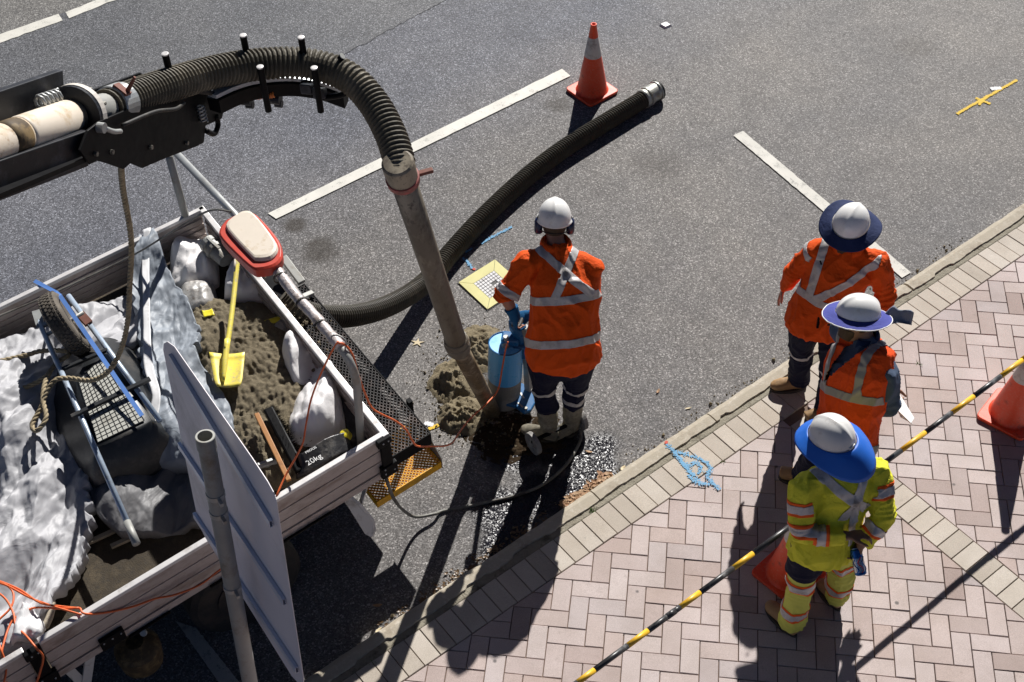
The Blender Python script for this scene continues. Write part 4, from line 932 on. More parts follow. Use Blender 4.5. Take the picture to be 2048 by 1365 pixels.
# wheelbarrow, upside down
wb = empty('wheelbarrow', at(190, 830, 1.0), 'upside down wheelbarrow with a black pan, treaded wheel and blue silver frame tubes', 'wheelbarrow')
W0, W1 = at(102, 592, 1.42), at(160, 706, 1.36)
wc = at(130, 648, 1.33); wdir = (at(165, 712, 1.3) - at(95, 590, 1.3)); wdir.z = 0; wdir.normalize()
wax = (RX * .84 - RY * .54 + RZ * .10).normalized()
RT = .212
prof = [(-.045, RT * .62), (-.058, RT * .72), (-.058, RT * .88), (-.044, RT * .97), (-.02, RT), (.02, RT), (.044, RT * .97), (.058, RT * .88), (.058, RT * .72), (.045, RT * .62)]
wo = obj('tyre', lathe(wc, wax, prof, 48), M['tyre'], wb, smooth=True)
_, wu, wv = frame(wax)
for row in range(-2, 3):
    for k in range(44):
        a = 2 * math.pi * (k + (row % 2) * .5) / 44; rr_ = RT * (1.0 if abs(row) < 2 else .965)
        dr = wu * math.cos(a) + wv * math.sin(a); dt = -wu * math.sin(a) + wv * math.cos(a)
        if row == -2 and k == 0: bl = []
        bl.append(box(wc + wax * row * .0195 + dr * (rr_ + .001), wax * .007, dt * .0095, dr * .0045))
obj('tread_blocks', merge(*bl), M['tyre'], wo, kind='stuff')
obj('rim', lathe(wc, wax, [(-.03, .02), (-.03, RT * .3), (-.015, RT * .35), (-.04, RT * .62), (.04, RT * .62), (.015, RT * .35), (.03, RT * .3), (.03, .02)], 24), M['galv2'], wb)
obj('axle', loft([wc - wax * .13, wc + wax * .13], .012, seg=10), M['galv2'], wb, smooth=True)
obj('frame_tube', loft([at(74, 634, 1.30), at(258, 1052, 1.22)], .017, seg=14), M['bluesteel'], wb, smooth=True)
obj('handle_grip', loft([at(254, 1044, 1.222), at(273, 1088, 1.21)], [.021, .023], seg=14), M['galv2'], wb, smooth=True)
obj('frame_tube', loft([at(137, 592, 1.30), at(320, 842, 1.24)], .017, seg=14), M['bluesteel'], wb, smooth=True)
obj('wheel_bracket', merge(bar(at(72, 622, 1.32), at(82, 655, 1.30), .05, .012), bar(at(84, 652, 1.3), at(112, 640, 1.3), .03, .02)), M['galv'], wb)
obj('wheel_bracket', bar(at(160, 628, 1.33), at(178, 648, 1.30), .05, .03), M['rust'], wb)
obj('cross_brace', bar(at(143, 834, 1.29), at(300, 758, 1.29), .025, .02), M['pan'], wb)
obj('cross_brace', bar(at(118, 742, 1.28), at(215, 700, 1.28), .02, .02), M['pan'], wb)
# pan: rounded tub upside down
top = [at(x, y, 1.24) for x, y in ((150, 765), (168, 730), (206, 706), (240, 730), (296, 826), (292, 852), (205, 893), (186, 886), (160, 830))]
bot = [at(x, y, .97) for x, y in ((96, 830), (110, 740), (215, 680), (290, 720), (352, 870), (340, 925), (215, 985), (165, 965), (118, 895))]
def ringb(P, q, m_): 
    P2 = smoothpath(P + [P[0]], 6)[:-1]; return P2
rt, rbm = ringb(top, 0, 0), ringb(bot, 0, 0)
ct = sum(rt, V((0, 0, 0))) / len(rt)
L_ = [[ct + (p_ - ct) * .98 + V((0, 0, .002)) for p_ in rt], [p_ - V((0, 0, .008)) for p_ in rt], [rt[i].lerp(rbm[i], .5) + (rt[i] - ct) * .12 + V((0, 0, .03)) for i in range(len(rt))], rbm, [rbm[i] + (rbm[i] - ct).normalized() * .012 + V((0, 0, -.006)) for i in range(len(rbm))]]
obj('pan', rings(L_), M['pan'], wb, smooth=True)
gA, gB, gC, gD = at(157, 762, 1.247), at(209, 712, 1.247), at(289, 842, 1.247), at(196, 886, 1.247)
gp = obj('grid_panel', prism([gA, gB, gC, gD], (0, 0, .003)), M['grid'], wb)
rb_ = []
for i in range(19): t = i / 18; rb_.append(bar(gA.lerp(gD, t) + V((0, 0, .004)), gB.lerp(gC, t) + V((0, 0, .004)), .0035, .003))
for i in range(10): t = i / 9; rb_.append(bar(gA.lerp(gB, t) + V((0, 0, .0045)), gD.lerp(gC, t) + V((0, 0, .0045)), .0035, .003))
obj('grid_wires', merge(*rb_), M['pan'], gp, kind='stuff')
# blue strap
st = [at(69, 562, 1.205), at(112, 585, 1.22), at(120, 592, 1.45), at(180, 680, 1.36), at(240, 768, 1.33), at(284, 832, 1.30)]
def ribbonpath(P, wd, sd=None, th=.0015):
    vs, fs = [], []
    for i, p_ in enumerate(P):
        t = (P[min(i + 1, len(P) - 1)] - P[max(i - 1, 0)]).normalized(); v_ = (CAM - p_).normalized() if sd is None else sd
        s_ = t.cross(v_).normalized() * wd / 2; n_ = s_.cross(t).normalized() * th
        vs += [p_ - s_ - n_, p_ + s_ - n_, p_ + s_ + n_, p_ - s_ + n_]
    for i in range(len(P) - 1):
        for k in range(4): fs.append((i * 4 + k, i * 4 + (k + 1) % 4, i * 4 + 4 + (k + 1) % 4, i * 4 + 4 + k))
    fs += [(3, 2, 1, 0), tuple(len(vs) - 4 + k for k in range(4))]
    return vs, fs
rehome(obj('ratchet_strap', ribbonpath(st, .026, V((.1, -.3, 1)).normalized()), M['strap'], label='bright blue strap running from the far wall over the wheelbarrow', cat='strap'))
# rope
def ropemesh(P, r, tw=.05, sm=8):
    P = smoothpath(P, sm); out = []; 
    # twist: three strands
    Ls = [0]
    for i in range(1, len(P)): Ls.append(Ls[-1] + (P[i] - P[i - 1]).length)
    n = int(Ls[-1] / .012); Q = []; j = 0
    for i in range(n + 1):
        d = Ls[-1] * i / n
        while j < len(P) - 2 and Ls[j + 1] < d: j += 1
        Q.append(P[j].lerp(P[j + 1], (d - Ls[j]) / max(1e-9, Ls[j + 1] - Ls[j])))
    gs = []
    fr_ = []; u_ = None
    for i in range(len(Q)):
        t = (Q[min(i + 1, n)] - Q[max(i - 1, 0)]).normalized()
        u_ = frame(t)[1] if u_ is None else (u_ - t * u_.dot(t)).normalized(); fr_.append((u_, t.cross(u_)))
    for s in range(3):
        S = [Q[i] + (fr_[i][0] * math.cos(i * .012 / tw * 2 * math.pi * .5 + s * 2.094) + fr_[i][1] * math.sin(i * .012 / tw * 2 * math.pi * .5 + s * 2.094)) * r * .45 for i in range(len(Q))]
        gs.append(loft(S, r * .58, seg=7))
    return merge(*gs)
rp = empty('tan_rope', at(100, 790, 1.3), 'thick tan rope hanging from the boom and coiled over the wheelbarrow and tarp', 'rope')
obj('rope_strand', ropemesh([at(241, 318, 3.45), at(246, 380, 3.1), at(262, 480, 2.62), at(259, 580, 2.2), at(254, 650, 1.88), at(240, 704, 1.62), at(214, 746, 1.46), at(180, 761, 1.36), at(140, 757, 1.33), at(112, 760, 1.33), at(94, 784, 1.30), at(80, 820, 1.26), at(64, 850, 1.24), at(74, 862, 1.24), at(92, 836, 1.27), at(86, 800, 1.28), at(92, 760, 1.28), at(112, 728, 1.26), at(138, 710, 1.24), at(128, 702, 1.22), at(80, 703, 1.2), at(30, 716, 1.18), at(-220, 770, 1.16)], .0155), M['rope'], rp, smooth=True, kind='stuff')
obj('rope_strand', ropemesh([at(-220, 800, 1.2), at(0, 776, 1.2), at(40, 778, 1.2), at(76, 764, 1.22), at(100, 748, 1.25)], .0155), M['rope'], rp, smooth=True, kind='stuff')
# orange cables
CR = .0058
def cable(name, pts, lab, r=CR, m='cable', grp=None, cat='cable', sm=7):
    return rehome(obj(name, tube([at(*p) for p in pts], r, 8, sm), M[m], smooth=True, label=lab, cat=cat, group=grp))
cb = empty('orange_cable_coil', at(60, 1230, 1.1), 'tangle of bright orange cable hanging over the tray wall at the lower left corner', 'cable')
for L_ in ([(-40, 1150, 1.2), (0, 1163, 1.2), (40, 1180, 1.2), (80, 1206, 1.22), (120, 1213, 1.22), (160, 1217, 1.22)],
           [(-40, 1158, 1.2), (10, 1170, 1.2), (60, 1196, 1.21), (110, 1214, 1.23), (163, 1230, 1.22)],
           [(-30, 1265, 1.2), (0, 1238, 1.2), (22, 1215, 1.2), (27, 1190, 1.2), (15, 1172, 1.2), (-20, 1156, 1.2)],
           [(-30, 1170, 1.2), (8, 1195, 1.2), (26, 1225, 1.21), (32, 1252, 1.21), (52, 1272, 1.22), (72, 1296, 1.22), (86, 1314, 1.15), (80, 1345, 1.05), (68, 1380, .95)],
           [(158, 1216, 1.22), (120, 1218, 1.22), (70, 1216, 1.2), (36, 1232, 1.2), (20, 1250, 1.2), (8, 1285, 1.21), (4, 1310, 1.2), (14, 1340, 1.1), (10, 1390, 1.0)],
           [(-10, 1270, 1.2), (2, 1300, 1.22), (12, 1335, 1.15), (8, 1365, 1.1), (-4, 1400, 1.0)]):
    obj('cable_loop', tube([at(*q) for q in L_], CR, 8, 6), M['cable'], cb, smooth=True)
cable('orange_cable', [(160, 1217, 1.222), (170, 1228, 1.215), (210, 1226, 1.13), (265, 1214, 1.06), (310, 1198, 1.02), (350, 1190, .99), (400, 1170, .97), (440, 1140, .96), (500, 1100, .95)], 'orange cable running along the outside of the near tray wall', grp='orange power cables')
cable('orange_cable', [(676, 684, 1.925), (662, 706, 1.85), (640, 752, 1.7), (622, 800, 1.55), (612, 850, 1.45), (606, 885, 1.38), (592, 915, 1.3), (572, 950, 1.24), (556, 985, 1.21), (552, 996, 1.19)], 'orange cable strung from the pipe frame hook down to the near wall', grp='orange power cables')
cable('orange_cable', [(674, 686, 1.93), (690, 690, 1.91), (706, 712, 1.84), (716, 748, 1.72), (732, 792, 1.55), (748, 820, 1.45), (790, 842, 1.28), (812, 860, 1.15), (826, 884, 1.02), (836, 893, .95), (862, 893, .85), (890, 892, .72), (906, 884, .62), (922, 860, .5), (944, 834, .40), (975, 806, .34), (996, 780, .34), (1004, 740, .42), (1011, 700, .52), (1016, 684, .58)], 'orange cable strung from the pipe frame across to the blue drilling machine', grp='orange power cables')
cable('grey_cable', [(768, 935, .86), (775, 965, .78), (788, 998, .55), (808, 1022, .25), (832, 1034, .0), (870, 1028, -.06), (888, 1022, -.088), (960, 1008, -.088), (1030, 992, -.088), (1085, 970, -.088), (1128, 935, -.088), (1152, 900, -.088), (1162, 875, -.085), (1158, 850, -.06), (1150, 836, -.02)], 'dusty grey hose looping from the tray corner across the wet asphalt to the drill', .011, 'greycable', cat='hose')
# ================================================================ people
def cloth_mat(name, col, dark, sat=1.0, rough=.8, bump=.35, dirt=None):
    t = NT(name)
    c = t.mix(t.noise(9, 5, .65), c4(col, .9), c4(col, 1.08))
    if dirt: c = t.mix(t.ramp(t.noise(7, 6, .7), [(.6, (0, 0, 0)), (.74, (.6, .6, .6))]), c, c4(dirt))
    n1 = t.bump(t.noise(34, 3, .55, dist=.8), bump, .012)
    n2 = t.bump(t.noise(420, 2, .5), .25, .001, n1)
    return t.out(c, rough, 0, n2, .2)
M['hv_orange'] = cloth_mat('hi_vis_orange', (.74, .085, .005), 0, bump=.7)
M['hv_vest'] = cloth_mat('hi_vis_red_orange', (.80, .080, .012), 0, bump=.6)
M['hv_yellow'] = cloth_mat('hi_vis_yellow', (.73, .70, .05), 0, bump=.7)
M['hv_yellow2'] = cloth_mat('faded_hi_vis_yellow', (.62, .62, .12), 0)
M['navy'] = cloth_mat('navy_drill', (.007, .008, .026), 0)
M['greyblue'] = cloth_mat('grey_blue_knit', (.075, .105, .165), 0)
M['collarblue'] = cloth_mat('dark_blue_collar', (.018, .035, .09), 0)
M['silver'] = mat('silver_tape', (.52, .50, .49), .08, 12, .45, .15, dirt=(.40, .37, .35), dscale=14, dth=.56, bump=.3, bscale=50)
M['silver_d'] = mat('worn_silver_tape', (.33, .30, .29), .1, 12, .5, .1, bump=.3, bscale=50)
M['edge_orange'] = cloth_mat('orange_tape_edge', (.88, .13, .02), 0)
M['skin'] = mat('sunburnt_skin', (.42, .20, .13), .08, 20, .5, dirt=(.46, .17, .11), dscale=14, dth=.6, bump=.1, bscale=200)
M['skin2'] = mat('tanned_skin', (.34, .17, .10), .08, 20, .5, bump=.1, bscale=200)
M['skin3'] = mat('brown_skin', (.20, .10, .06), .08, 20, .5, bump=.1, bscale=200)
M['hair'] = mat('brown_hair', (.07, .038, .018), .4, 60, .7, bump=.8, bscale=160, stretch=(1, 1, .3))
M['helmet'] = mat('white_helmet', (.80, .79, .77), .03, 8, .28, dirt=(.62, .59, .55), dscale=8, dth=.66, bump=.02)
M['helmet_g'] = mat('scuffed_helmet', (.70, .69, .67), .05, 8, .35, dirt=(.50, .47, .44), dscale=10, dth=.6, bump=.03)
M['brim_navy'] = cloth_mat('navy_brim', (.020, .032, .095), 0)
M['brim_purple'] = cloth_mat('purple_blue_brim', (.065, .075, .30), 0)
M['brim_blue'] = mat('bright_blue_brim', (.012, .13, .58), .08, 9, .5, bump=.15, bscale=30)
M['flapgrey'] = cloth_mat('grey_blue_flap', (.22, .245, .31), 0)
M['gum'] = mat('muddy_gumboot', (.14, .125, .09), .2, 9, .6, dirt=(.24, .21, .155), dscale=9, dth=.55, grime=(.09, .075, .05), bump=.3)
M['tanboot'] = mat('tan_leather', (.34, .20, .085), .15, 14, .6, dirt=(.20, .12, .05), dscale=10, dth=.6, bump=.3)
M['sole'] = mat('boot_sole', (.05, .04, .03), .2, 14, .8)
M['glove'] = cloth_mat('blue_glove', (.012, .10, .24), 0)
M['muff'] = mat('navy_earmuff', (.014, .022, .07), .2, 10, .3, bump=.02, spec=.6)
M['paper'] = mat('white_paper', (.86, .86, .85), .02, 6, .7, bump=.05)

def remesh(vf, voxel, smooth=6):
    me = bpy.data.meshes.new('tmp'); me.from_pydata([tuple(v) for v in vf[0]], [], vf[1]); me.update()
    o = bpy.data.objects.new('tmp', me); COL.objects.link(o)
    r = o.modifiers.new('r', 'REMESH'); r.mode = 'VOXEL'; r.voxel_size = voxel; r.adaptivity = 0
    s = o.modifiers.new('s', 'SMOOTH'); s.factor = .6; s.iterations = smooth
    m2 = bpy.data.meshes.new_from_object(o.evaluated_get(bpy.context.evaluated_depsgraph_get()))
    bpy.data.objects.remove(o); bpy.data.meshes.remove(me)
    return m2
def put(name, me, m, parent, **kw):
    b = base_of(parent); me.name = name
    n = len(me.vertices); co = np.empty(n * 3); me.vertices.foreach_get('co', co)
    me.vertices.foreach_set('co', (co.reshape(-1, 3) - np.array(b)).ravel())
    me.materials.clear(); me.materials.append(m)
    me.polygons.foreach_set('use_smooth', [True] * len(me.polygons)); me.update()
    o = bpy.data.objects.new(name, me); COL.objects.link(o); o.parent = parent
    return tag(o, **kw)
def folds(me, A, amp, freq, axis=(0, 0, 1), seed=0, joints=()):
    """push the cloth in and out: long soft folds along the given axis, tight ones near the bent joints"""
    ax = V(axis).normalized()
    n = len(me.vertices); nr = [v.normal.copy() for v in me.vertices]
    out = np.empty(n * 3)
    for i, v in enumerate(me.vertices):
        p = v.co; q = p + V((seed, seed * .7, 0)); along = q.dot(ax)
        w_ = V((noise.noise(q * 3.1), noise.noise(q * 3.1 + V((9, 0, 0))), noise.noise(q * 3.1 + V((0, 9, 0))))) * .11
        qq = (q + w_) - ax * (along * .55)
        a1 = noise.noise(qq * freq); a2 = noise.noise(qq * freq * 2.1 + V((4, 4, 4)))
        a3 = noise.noise(qq * freq * 1.35 + V((2, 8, 1))); h = amp * (max(0, 1 - abs(a1) * 4.5) * 1.25 + max(0, 1 - abs(a3) * 5.5) * .8 + a2 * .35 + .9 * noise.noise(q * 3.6) - .5)
        for jp, jd, jr, ja in joints:
            d = (p - jp).length
            if d < jr: h += ja * (1 - d / jr) * math.sin((p - jp).dot(jd) * 150 + 5 * noise.noise(q * 9))
        r = p + nr[i] * h
        out[3 * i:3 * i + 3] = r
    me.vertices.foreach_set('co', out); me.update()
def band(src, name, m, planes, pred, off=.0022, thick=.002, parent=None):
    """strip of tape cut out of a garment's own surface between planes (point, normal pointing out)"""
    b = base_of(src)
    bm = bmesh.new(); bm.from_mesh(src.data)
    for co, no in planes:
        bmesh.ops.bisect_plane(bm, geom=bm.verts[:] + bm.edges[:] + bm.faces[:], plane_co=V(co) - b, plane_no=V(no), clear_outer=True)
    kill = [f for f in bm.faces if not pred(f.calc_center_median() + b)]
    bmesh.ops.delete(bm, geom=kill, context='FACES')
    bm.normal_update()
    for v in bm.verts: v.co += v.normal * off
    if not bm.faces: bm.free(); return None
    me = bpy.data.meshes.new(name); bm.to_mesh(me); bm.free(); me.materials.clear(); me.materials.append(m)
    me.polygons.foreach_set('use_smooth', [True] * len(me.polygons))
    o = bpy.data.objects.new(name, me); COL.objects.link(o); o.parent = parent or src
    if parent is not None: me.transform(Matrix.Translation(b - base_of(parent)))
    s = o.modifiers.new('s', 'SOLIDIFY'); s.thickness = thick; s.offset = 1
    return o
def slab(c, d, w_): d = V(d).normalized(); return [(V(c) + d * w_ / 2, d), (V(c) - d * w_ / 2, -d)]
def segd(p, a, b_):
    ab = b_ - a; t = max(0, min(1, (p - a).dot(ab) / ab.length_squared)); return (p - a - ab * t).length
def hand(wr, d, pn, curl=.35, s=1.0, left=False, spread=.16):
    """palm and five fingers: wr wrist, d direction to the fingertips, pn palm normal"""
    d, pn, sd_ = frame(d, pn); sd_ = -sd_ if left else sd_       # sd_ points to the thumb side
    L = [loft([wr - d * .03, wr + d * .012, wr + d * .045, wr + d * .088 * s], [.026 * s, .030 * s, .041 * s, .038 * s], [.022 * s, .017 * s, .016 * s, .012 * s], side=sd_, seg=12)]
    for k, (o_, ln, r) in enumerate(((.030, .070, .0088), (.010, .078, .0090), (-.010, .073, .0086), (-.029, .058, .0078))):
        a = wr + d * (.085 - .006 * abs(k - 1)) * s + sd_ * o_ * s; dr = (d + sd_ * o_ * spread * 10).normalized(); P_ = [a - dr * .02, a]; c_ = 0
        for j, f in enumerate((.45, .32, .23)):
            c_ += curl * (1.0, 1.15, .8)[j] * (1 + .15 * k); v_ = dr * math.cos(c_) + pn * math.sin(c_); P_.append(P_[-1] + v_ * ln * f * s)
        L.append(loft(P_, [r * s, r * s, r * s * .96, r * s * .9, r * s * .78], seg=8, roundcap=True))
    a = wr + d * .025 * s + sd_ * .028 * s; v1 = (sd_ * .75 + d * .75 + pn * .35).normalized(); v2 = (sd_ * .25 + d * .9 + pn * .45).normalized()
    L.append(loft([a - v1 * .012, a + v1 * .032 * s, a + v1 * .032 * s + v2 * .030 * s, a + v1 * .032 * s + v2 * .055 * s], [.013 * s, .0115 * s, .010 * s, .0085 * s], seg=8, roundcap=True))
    return L
def head_parts(H, up, fw, s=1.0):
    up, fw, sd_ = frame(up, fw)                                    # fw made perpendicular to up
    L = []
    st_ = [(-.115, .030, .035, .048), (-.10, .046, .055, .030), (-.07, .058, .072, .016), (-.03, .068, .088, .004), (.01, .073, .095, -.004), (.05, .074, .095, -.008), (.085, .062, .080, -.010), (.108, .038, .05, -.01), (.116, .014, .02, -.01)]
    L.append(loft([H + up * z * s + fw * f * s for z, a, b_, f in st_], [a * s for z, a, b_, f in st_], [b_ * s for z, a, b_, f in st_], side=sd_, seg=20))
    L.append(loft([H + fw * .088 * s + up * .025 * s, H + fw * .105 * s - up * .004 * s, H + fw * .112 * s - up * .022 * s, H + fw * .09 * s - up * .032 * s], [.008 * s, .011 * s, .015 * s, .010 * s], seg=8, roundcap=True))
    for k in (-1, 1): L.append(loft([H + sd_ * k * .074 * s - fw * .006 * s + up * .026 * s, H + sd_ * k * .080 * s - fw * .008 * s, H + sd_ * k * .076 * s - up * .03 * s], [.012 * s, .016 * s, .009 * s], [.007 * s] * 3, side=fw, seg=8, roundcap=True))
    return L, up, fw, sd_
def helmet(par, C, up, fw, m, a=.108, b_=.132, h=.125, lip=.03, peak=.045):
    up, fw, sd_ = frame(up, fw); vs, fs = [], []; NT_, NP = 112, 26
    for i in range(NP + 1):
        ph = math.pi / 2 * i / NP
        for k in range(NT_):
            th = 2 * math.pi * k / NT_; x, y = math.cos(th), math.sin(th)
            r = max(0.0, math.cos(ph)) ** .9; z = math.sin(ph)
            sx_ = a * r * x
            rid = .0
            if ph > .2: rid = .0045 * math.exp(-(sx_ / .014) ** 2) * min(1, (ph - .2) * 4)
            vs.append(C + sd_ * (a + rid) * r * x + fw * (b_ + rid) * r * y + up * (h * z + rid))
    for i in range(NP):
        for k in range(NT_): fs.append((i * NT_ + k, i * NT_ + (k + 1) % NT_, (i + 1) * NT_ + (k + 1) % NT_, (i + 1) * NT_ + k))
    n0 = len(vs); prev = 0
    for (dr, dz) in ((.004, -.006), (lip, -.012), (lip, -.016), (.0, -.012)):
        for k in range(NT_):
            th = 2 * math.pi * k / NT_; x, y = math.cos(th), math.sin(th)
            e = dr + (peak * max(0, y) ** 2.2 if dr > .01 else 0) - (.012 * max(0, -y) if dr > .01 else 0)
            vs.append(C + sd_ * (a + e) * x + fw * (b_ + e) * y + up * (dz - (.012 * max(0, y) ** 2 if dr > .01 else 0)))
    L_ = [0, n0, n0 + NT_, n0 + 2 * NT_, n0 + 3 * NT_]
    for q0_, q1_ in zip(L_[:-1], L_[1:]):
        for k in range(NT_): fs.append((q0_ + k, q1_ + k, q1_ + (k + 1) % NT_, q0_ + (k + 1) % NT_))
    return obj('hard_hat', (vs, fs), m, par, smooth=True)
def brim(par, C, up, fw, m, name='sun_brim', r_in=(.112, .136), r_out=(.19, .20), droop=.02, wave=.012, back=0, edge=None, seed=0, drop_back=0):
    up, fw, sd_ = frame(up, fw); vs, fs = [], []; N, R_ = 64, 9
    rimpts = []
    for i in range(R_ + 1):
        t = i / R_
        for k in range(N):
            th = 2 * math.pi * k / N; x, y = math.cos(th), math.sin(th); bk = max(0, -y) ** 1.5
            rx = r_in[0] + (r_out[0] - r_in[0]) * t; ry = r_in[1] + (r_out[1] + back * bk - r_in[1]) * t
            z = -droop * t ** 1.3 - drop_back * bk * t ** 1.6 + wave * t * (math.sin(2 * th + seed) + .6 * math.sin(3 * th + seed * 2.3)) + .004 * t * noise.noise(V((x * 6, y * 6, seed + t * 3)))
            p_ = C + sd_ * rx * x + fw * ry * y + up * (z - .010 + .012 * (1 - t) * (1 - t))
            vs.append(p_)
            if i == R_: rimpts.append(p_)
    for i in range(R_):
        for k in range(N): fs.append((i * N + k, i * N + (k + 1) % N, (i + 1) * N + (k + 1) % N, (i + 1) * N + k))
    b_ = obj(name, (vs, [f[::-1] for f in fs]), m, par, smooth=True, solid=.003)
    if edge: obj('brim_edging', loft(rimpts + [rimpts[0]], .0035, seg=6, caps=False), edge, b_, smooth=True)
    return b_
def boot(par, ank, toe, m, h=.12, r=.05, name='boot', gz=0.0, shaft_top=None, laces=True):
    """work boot from the ankle point (above the heel) to the toe; gz ground height"""
    d = V((toe.x - ank.x, toe.y - ank.y, 0)).normalized(); L = (V((toe.x, toe.y, 0)) - V((ank.x, ank.y, 0))).length
    hl = V((ank.x, ank.y, gz)) - d * .055; sd_ = V((-d.y, d.x, 0)); T_ = .055 + L
    st_ = [(.0, .030, .034, .046), (.02, .038, .050, .052), (.07, .042, .055, .060), (.13, .043, .048, .052), (.19, .050, .038, .042), (T_ - .03, .046, .031, .036), (T_ - .008, .030, .024, .03), (T_, .014, .014, .024)]
    foot = loft([hl + d * x + V((0, 0, z + .012)) for x, a, b_, z in st_], [a for x, a, b_, z in st_], [b_ for x, a, b_, z in st_], side=sd_, seg=16)
    top = shaft_top or (V((ank.x, ank.y, gz + h + .03)))
    a0 = V((ank.x, ank.y, gz + .05))
    sh_ = loft([a0, a0.lerp(top, .5), top], [.048, r, r * 1.04], [.052, r * 1.05, r * 1.08], side=sd_, seg=16)
    me = remesh(merge(foot, sh_), .006, 5)
    for v in me.vertices:
        v.co += v.normal * (.002 * noise.noise(v.co * 30) + (.003 * math.sin(v.co.z * 90) if shaft_top else 0))
        if v.co.z < gz + .012: v.co.z = gz + .012
    o = put(name, me, m, par)
    P_ = []
    for k in range(28):
        th = 2 * math.pi * k / 28; x, y = math.cos(th), math.sin(th); ln = (T_ + .012) / 2
        P_.append(hl + d * (ln - .004 + ln * x * (1 if abs(x) < .8 else .98)) + sd_ * .048 * y * (1 + .12 * x) * (1 - .15 * (x < -.5)) + V((0, 0, .0)))
    obj('boot_sole', prism(P_, (0, 0, .024)), M['sole'], o, bevel=.004)
    if laces:
        for k in range(3): obj('lace', tube([hl + d * (.12 + k * .022) + sd_ * s_ * .022 + V((0, 0, .098 - k * .012 - abs(s_) * .008)) for s_ in (-1, 0, 1)], .0028, 6, 3), M['sole'], o, smooth=True)
    return o
def person(loc, label, J, mats, group='men in high visibility work clothes', sk='skin', vox=.0085, bulk=1.0, shirt='shirt', sleeves=('long', 'long'), hem=.10, headup=(0, 0, 1), headfw=(0, 1, 0), handL=None, handR=None, boots=True, seed=0, neck_r=.056, legs_split=None):
    P = empty('person', loc, label, 'person', None)
    ss = (J['shR'] - J['shL']).normalized(); hs = (J['hipR'] - J['hipL']).normalized()
    pel, wai, che = J['pel'], J['wai'], J['che']; nb_ = J['neck']; H = J['head']
    sm = (J['shL'] + J['shR']) / 2
    # --- body, one continuous mesh
    B = [loft([pel - V((0, 0, .07)), pel, wai, che, sm + V((0, 0, .0)), nb_], [.12, .15 * bulk, .14 * bulk, .155 * bulk, .125, .058], [.10, .11 * bulk, .105 * bulk, .11 * bulk, .07, .055], side=[hs, hs, hs.lerp(ss, .4), ss, ss, ss], seg=18, roundcap=True)]
    for k in 'LR':
        B.append(loft([J['hip' + k], J['hip' + k].lerp(J['knee' + k], .5), J['knee' + k], J['knee' + k].lerp(J['ank' + k], .35), J['ank' + k]], [.088, .075, .056, .055, .036], seg=12, roundcap=True))
        B.append(loft([J['ank' + k] - V((0, 0, .02)), J['ank' + k].lerp(J['toe' + k], .5) - V((0, 0, .03)), J['ank' + k].lerp(J['toe' + k], .75) - V((0, 0, .02))], [.034, .030, .020], seg=10, roundcap=True))
        B.append(loft([sm.lerp(J['sh' + k], .4), J['sh' + k], J['el' + k], J['el' + k].lerp(J['wr' + k], .3), J['wr' + k]], [.05, .056, .042, .041, .027], seg=12, roundcap=True))
        hd_ = handL if k == 'L' else handR
        if hd_ is not None: B += hand(J['wr' + k], hd_[0], hd_[1], hd_[2] if len(hd_) > 2 else .4, 1.0, hd_[3] if len(hd_) > 3 else (k == 'L'))
    hp, hu, hf, hsd = head_parts(H, headup, headfw)
    B += hp; B.append(loft([nb_ - (H - nb_) * .1, nb_.lerp(H - hu * .06 - hf * .01, .5), H - hu * .05 - hf * .01], [neck_r * 1.1, neck_r, neck_r * .98], seg=14))
    body = put('body', remesh(merge(*B), .0062, 3), M[sk], P)
    for k in (-1, 1): obj('eye', lathe(H + hf * .088 + hsd * k * .031 + hu * .012, hf, [(-.006, .004), (-.002, .010), (.003, .007), (.005, .002)], 10), M['helmet'], body, smooth=True)
    # --- trousers
    G = [loft([pel - V((0, 0, .10)), pel - V((0, 0, .02)), wai.lerp(pel, .35)], [.16 * bulk, .172 * bulk, .155 * bulk], [.122 * bulk, .13 * bulk, .115 * bulk], side=hs, seg=18, roundcap=True)]
    for k in 'LR':
        kn_, an = J['knee' + k], J['ank' + k]; bot_ = an + (kn_ - an).normalized() * (.02 if boots else .22)
        G.append(loft([J['hip' + k] + V((0, 0, .03)), J['hip' + k].lerp(kn_, .45), kn_, kn_.lerp(bot_, .5), bot_], [.100 * bulk, .096 * bulk, .078, .076, .076], seg=16, roundcap=False))
    me = remesh(merge(*G), vox, 5)
    folds(me, None, .0085, 8, seed=seed + 3, joints=[(J['knee' + k], (J['knee' + k] - J['hip' + k]).normalized(), .16, .006) for k in 'LR'] + [(J['ank' + k] + V((0, 0, .06)), V((0, 0, 1)), .13, .006) for k in 'LR'])
    tr_ = put('trousers', me, mats['trousers'], P)
    # --- shirt or vest
    hemp = wai.lerp(pel, 1.0) - V((0, 0, hem - .02))
    G = [loft([hemp, hemp.lerp(pel, .6), wai, che, sm - V((0, 0, .02)), sm.lerp(nb_, .45), nb_ - (nb_ - sm) * .1], [.212 * bulk, .205 * bulk, .186 * bulk, .192 * bulk, .165, .115, .072], [.172 * bulk, .165 * bulk, .148 * bulk, .148 * bulk, .118, .088, .07], side=[hs, hs, hs.lerp(ss, .4), ss, ss, ss, ss], seg=20, roundcap=False)]
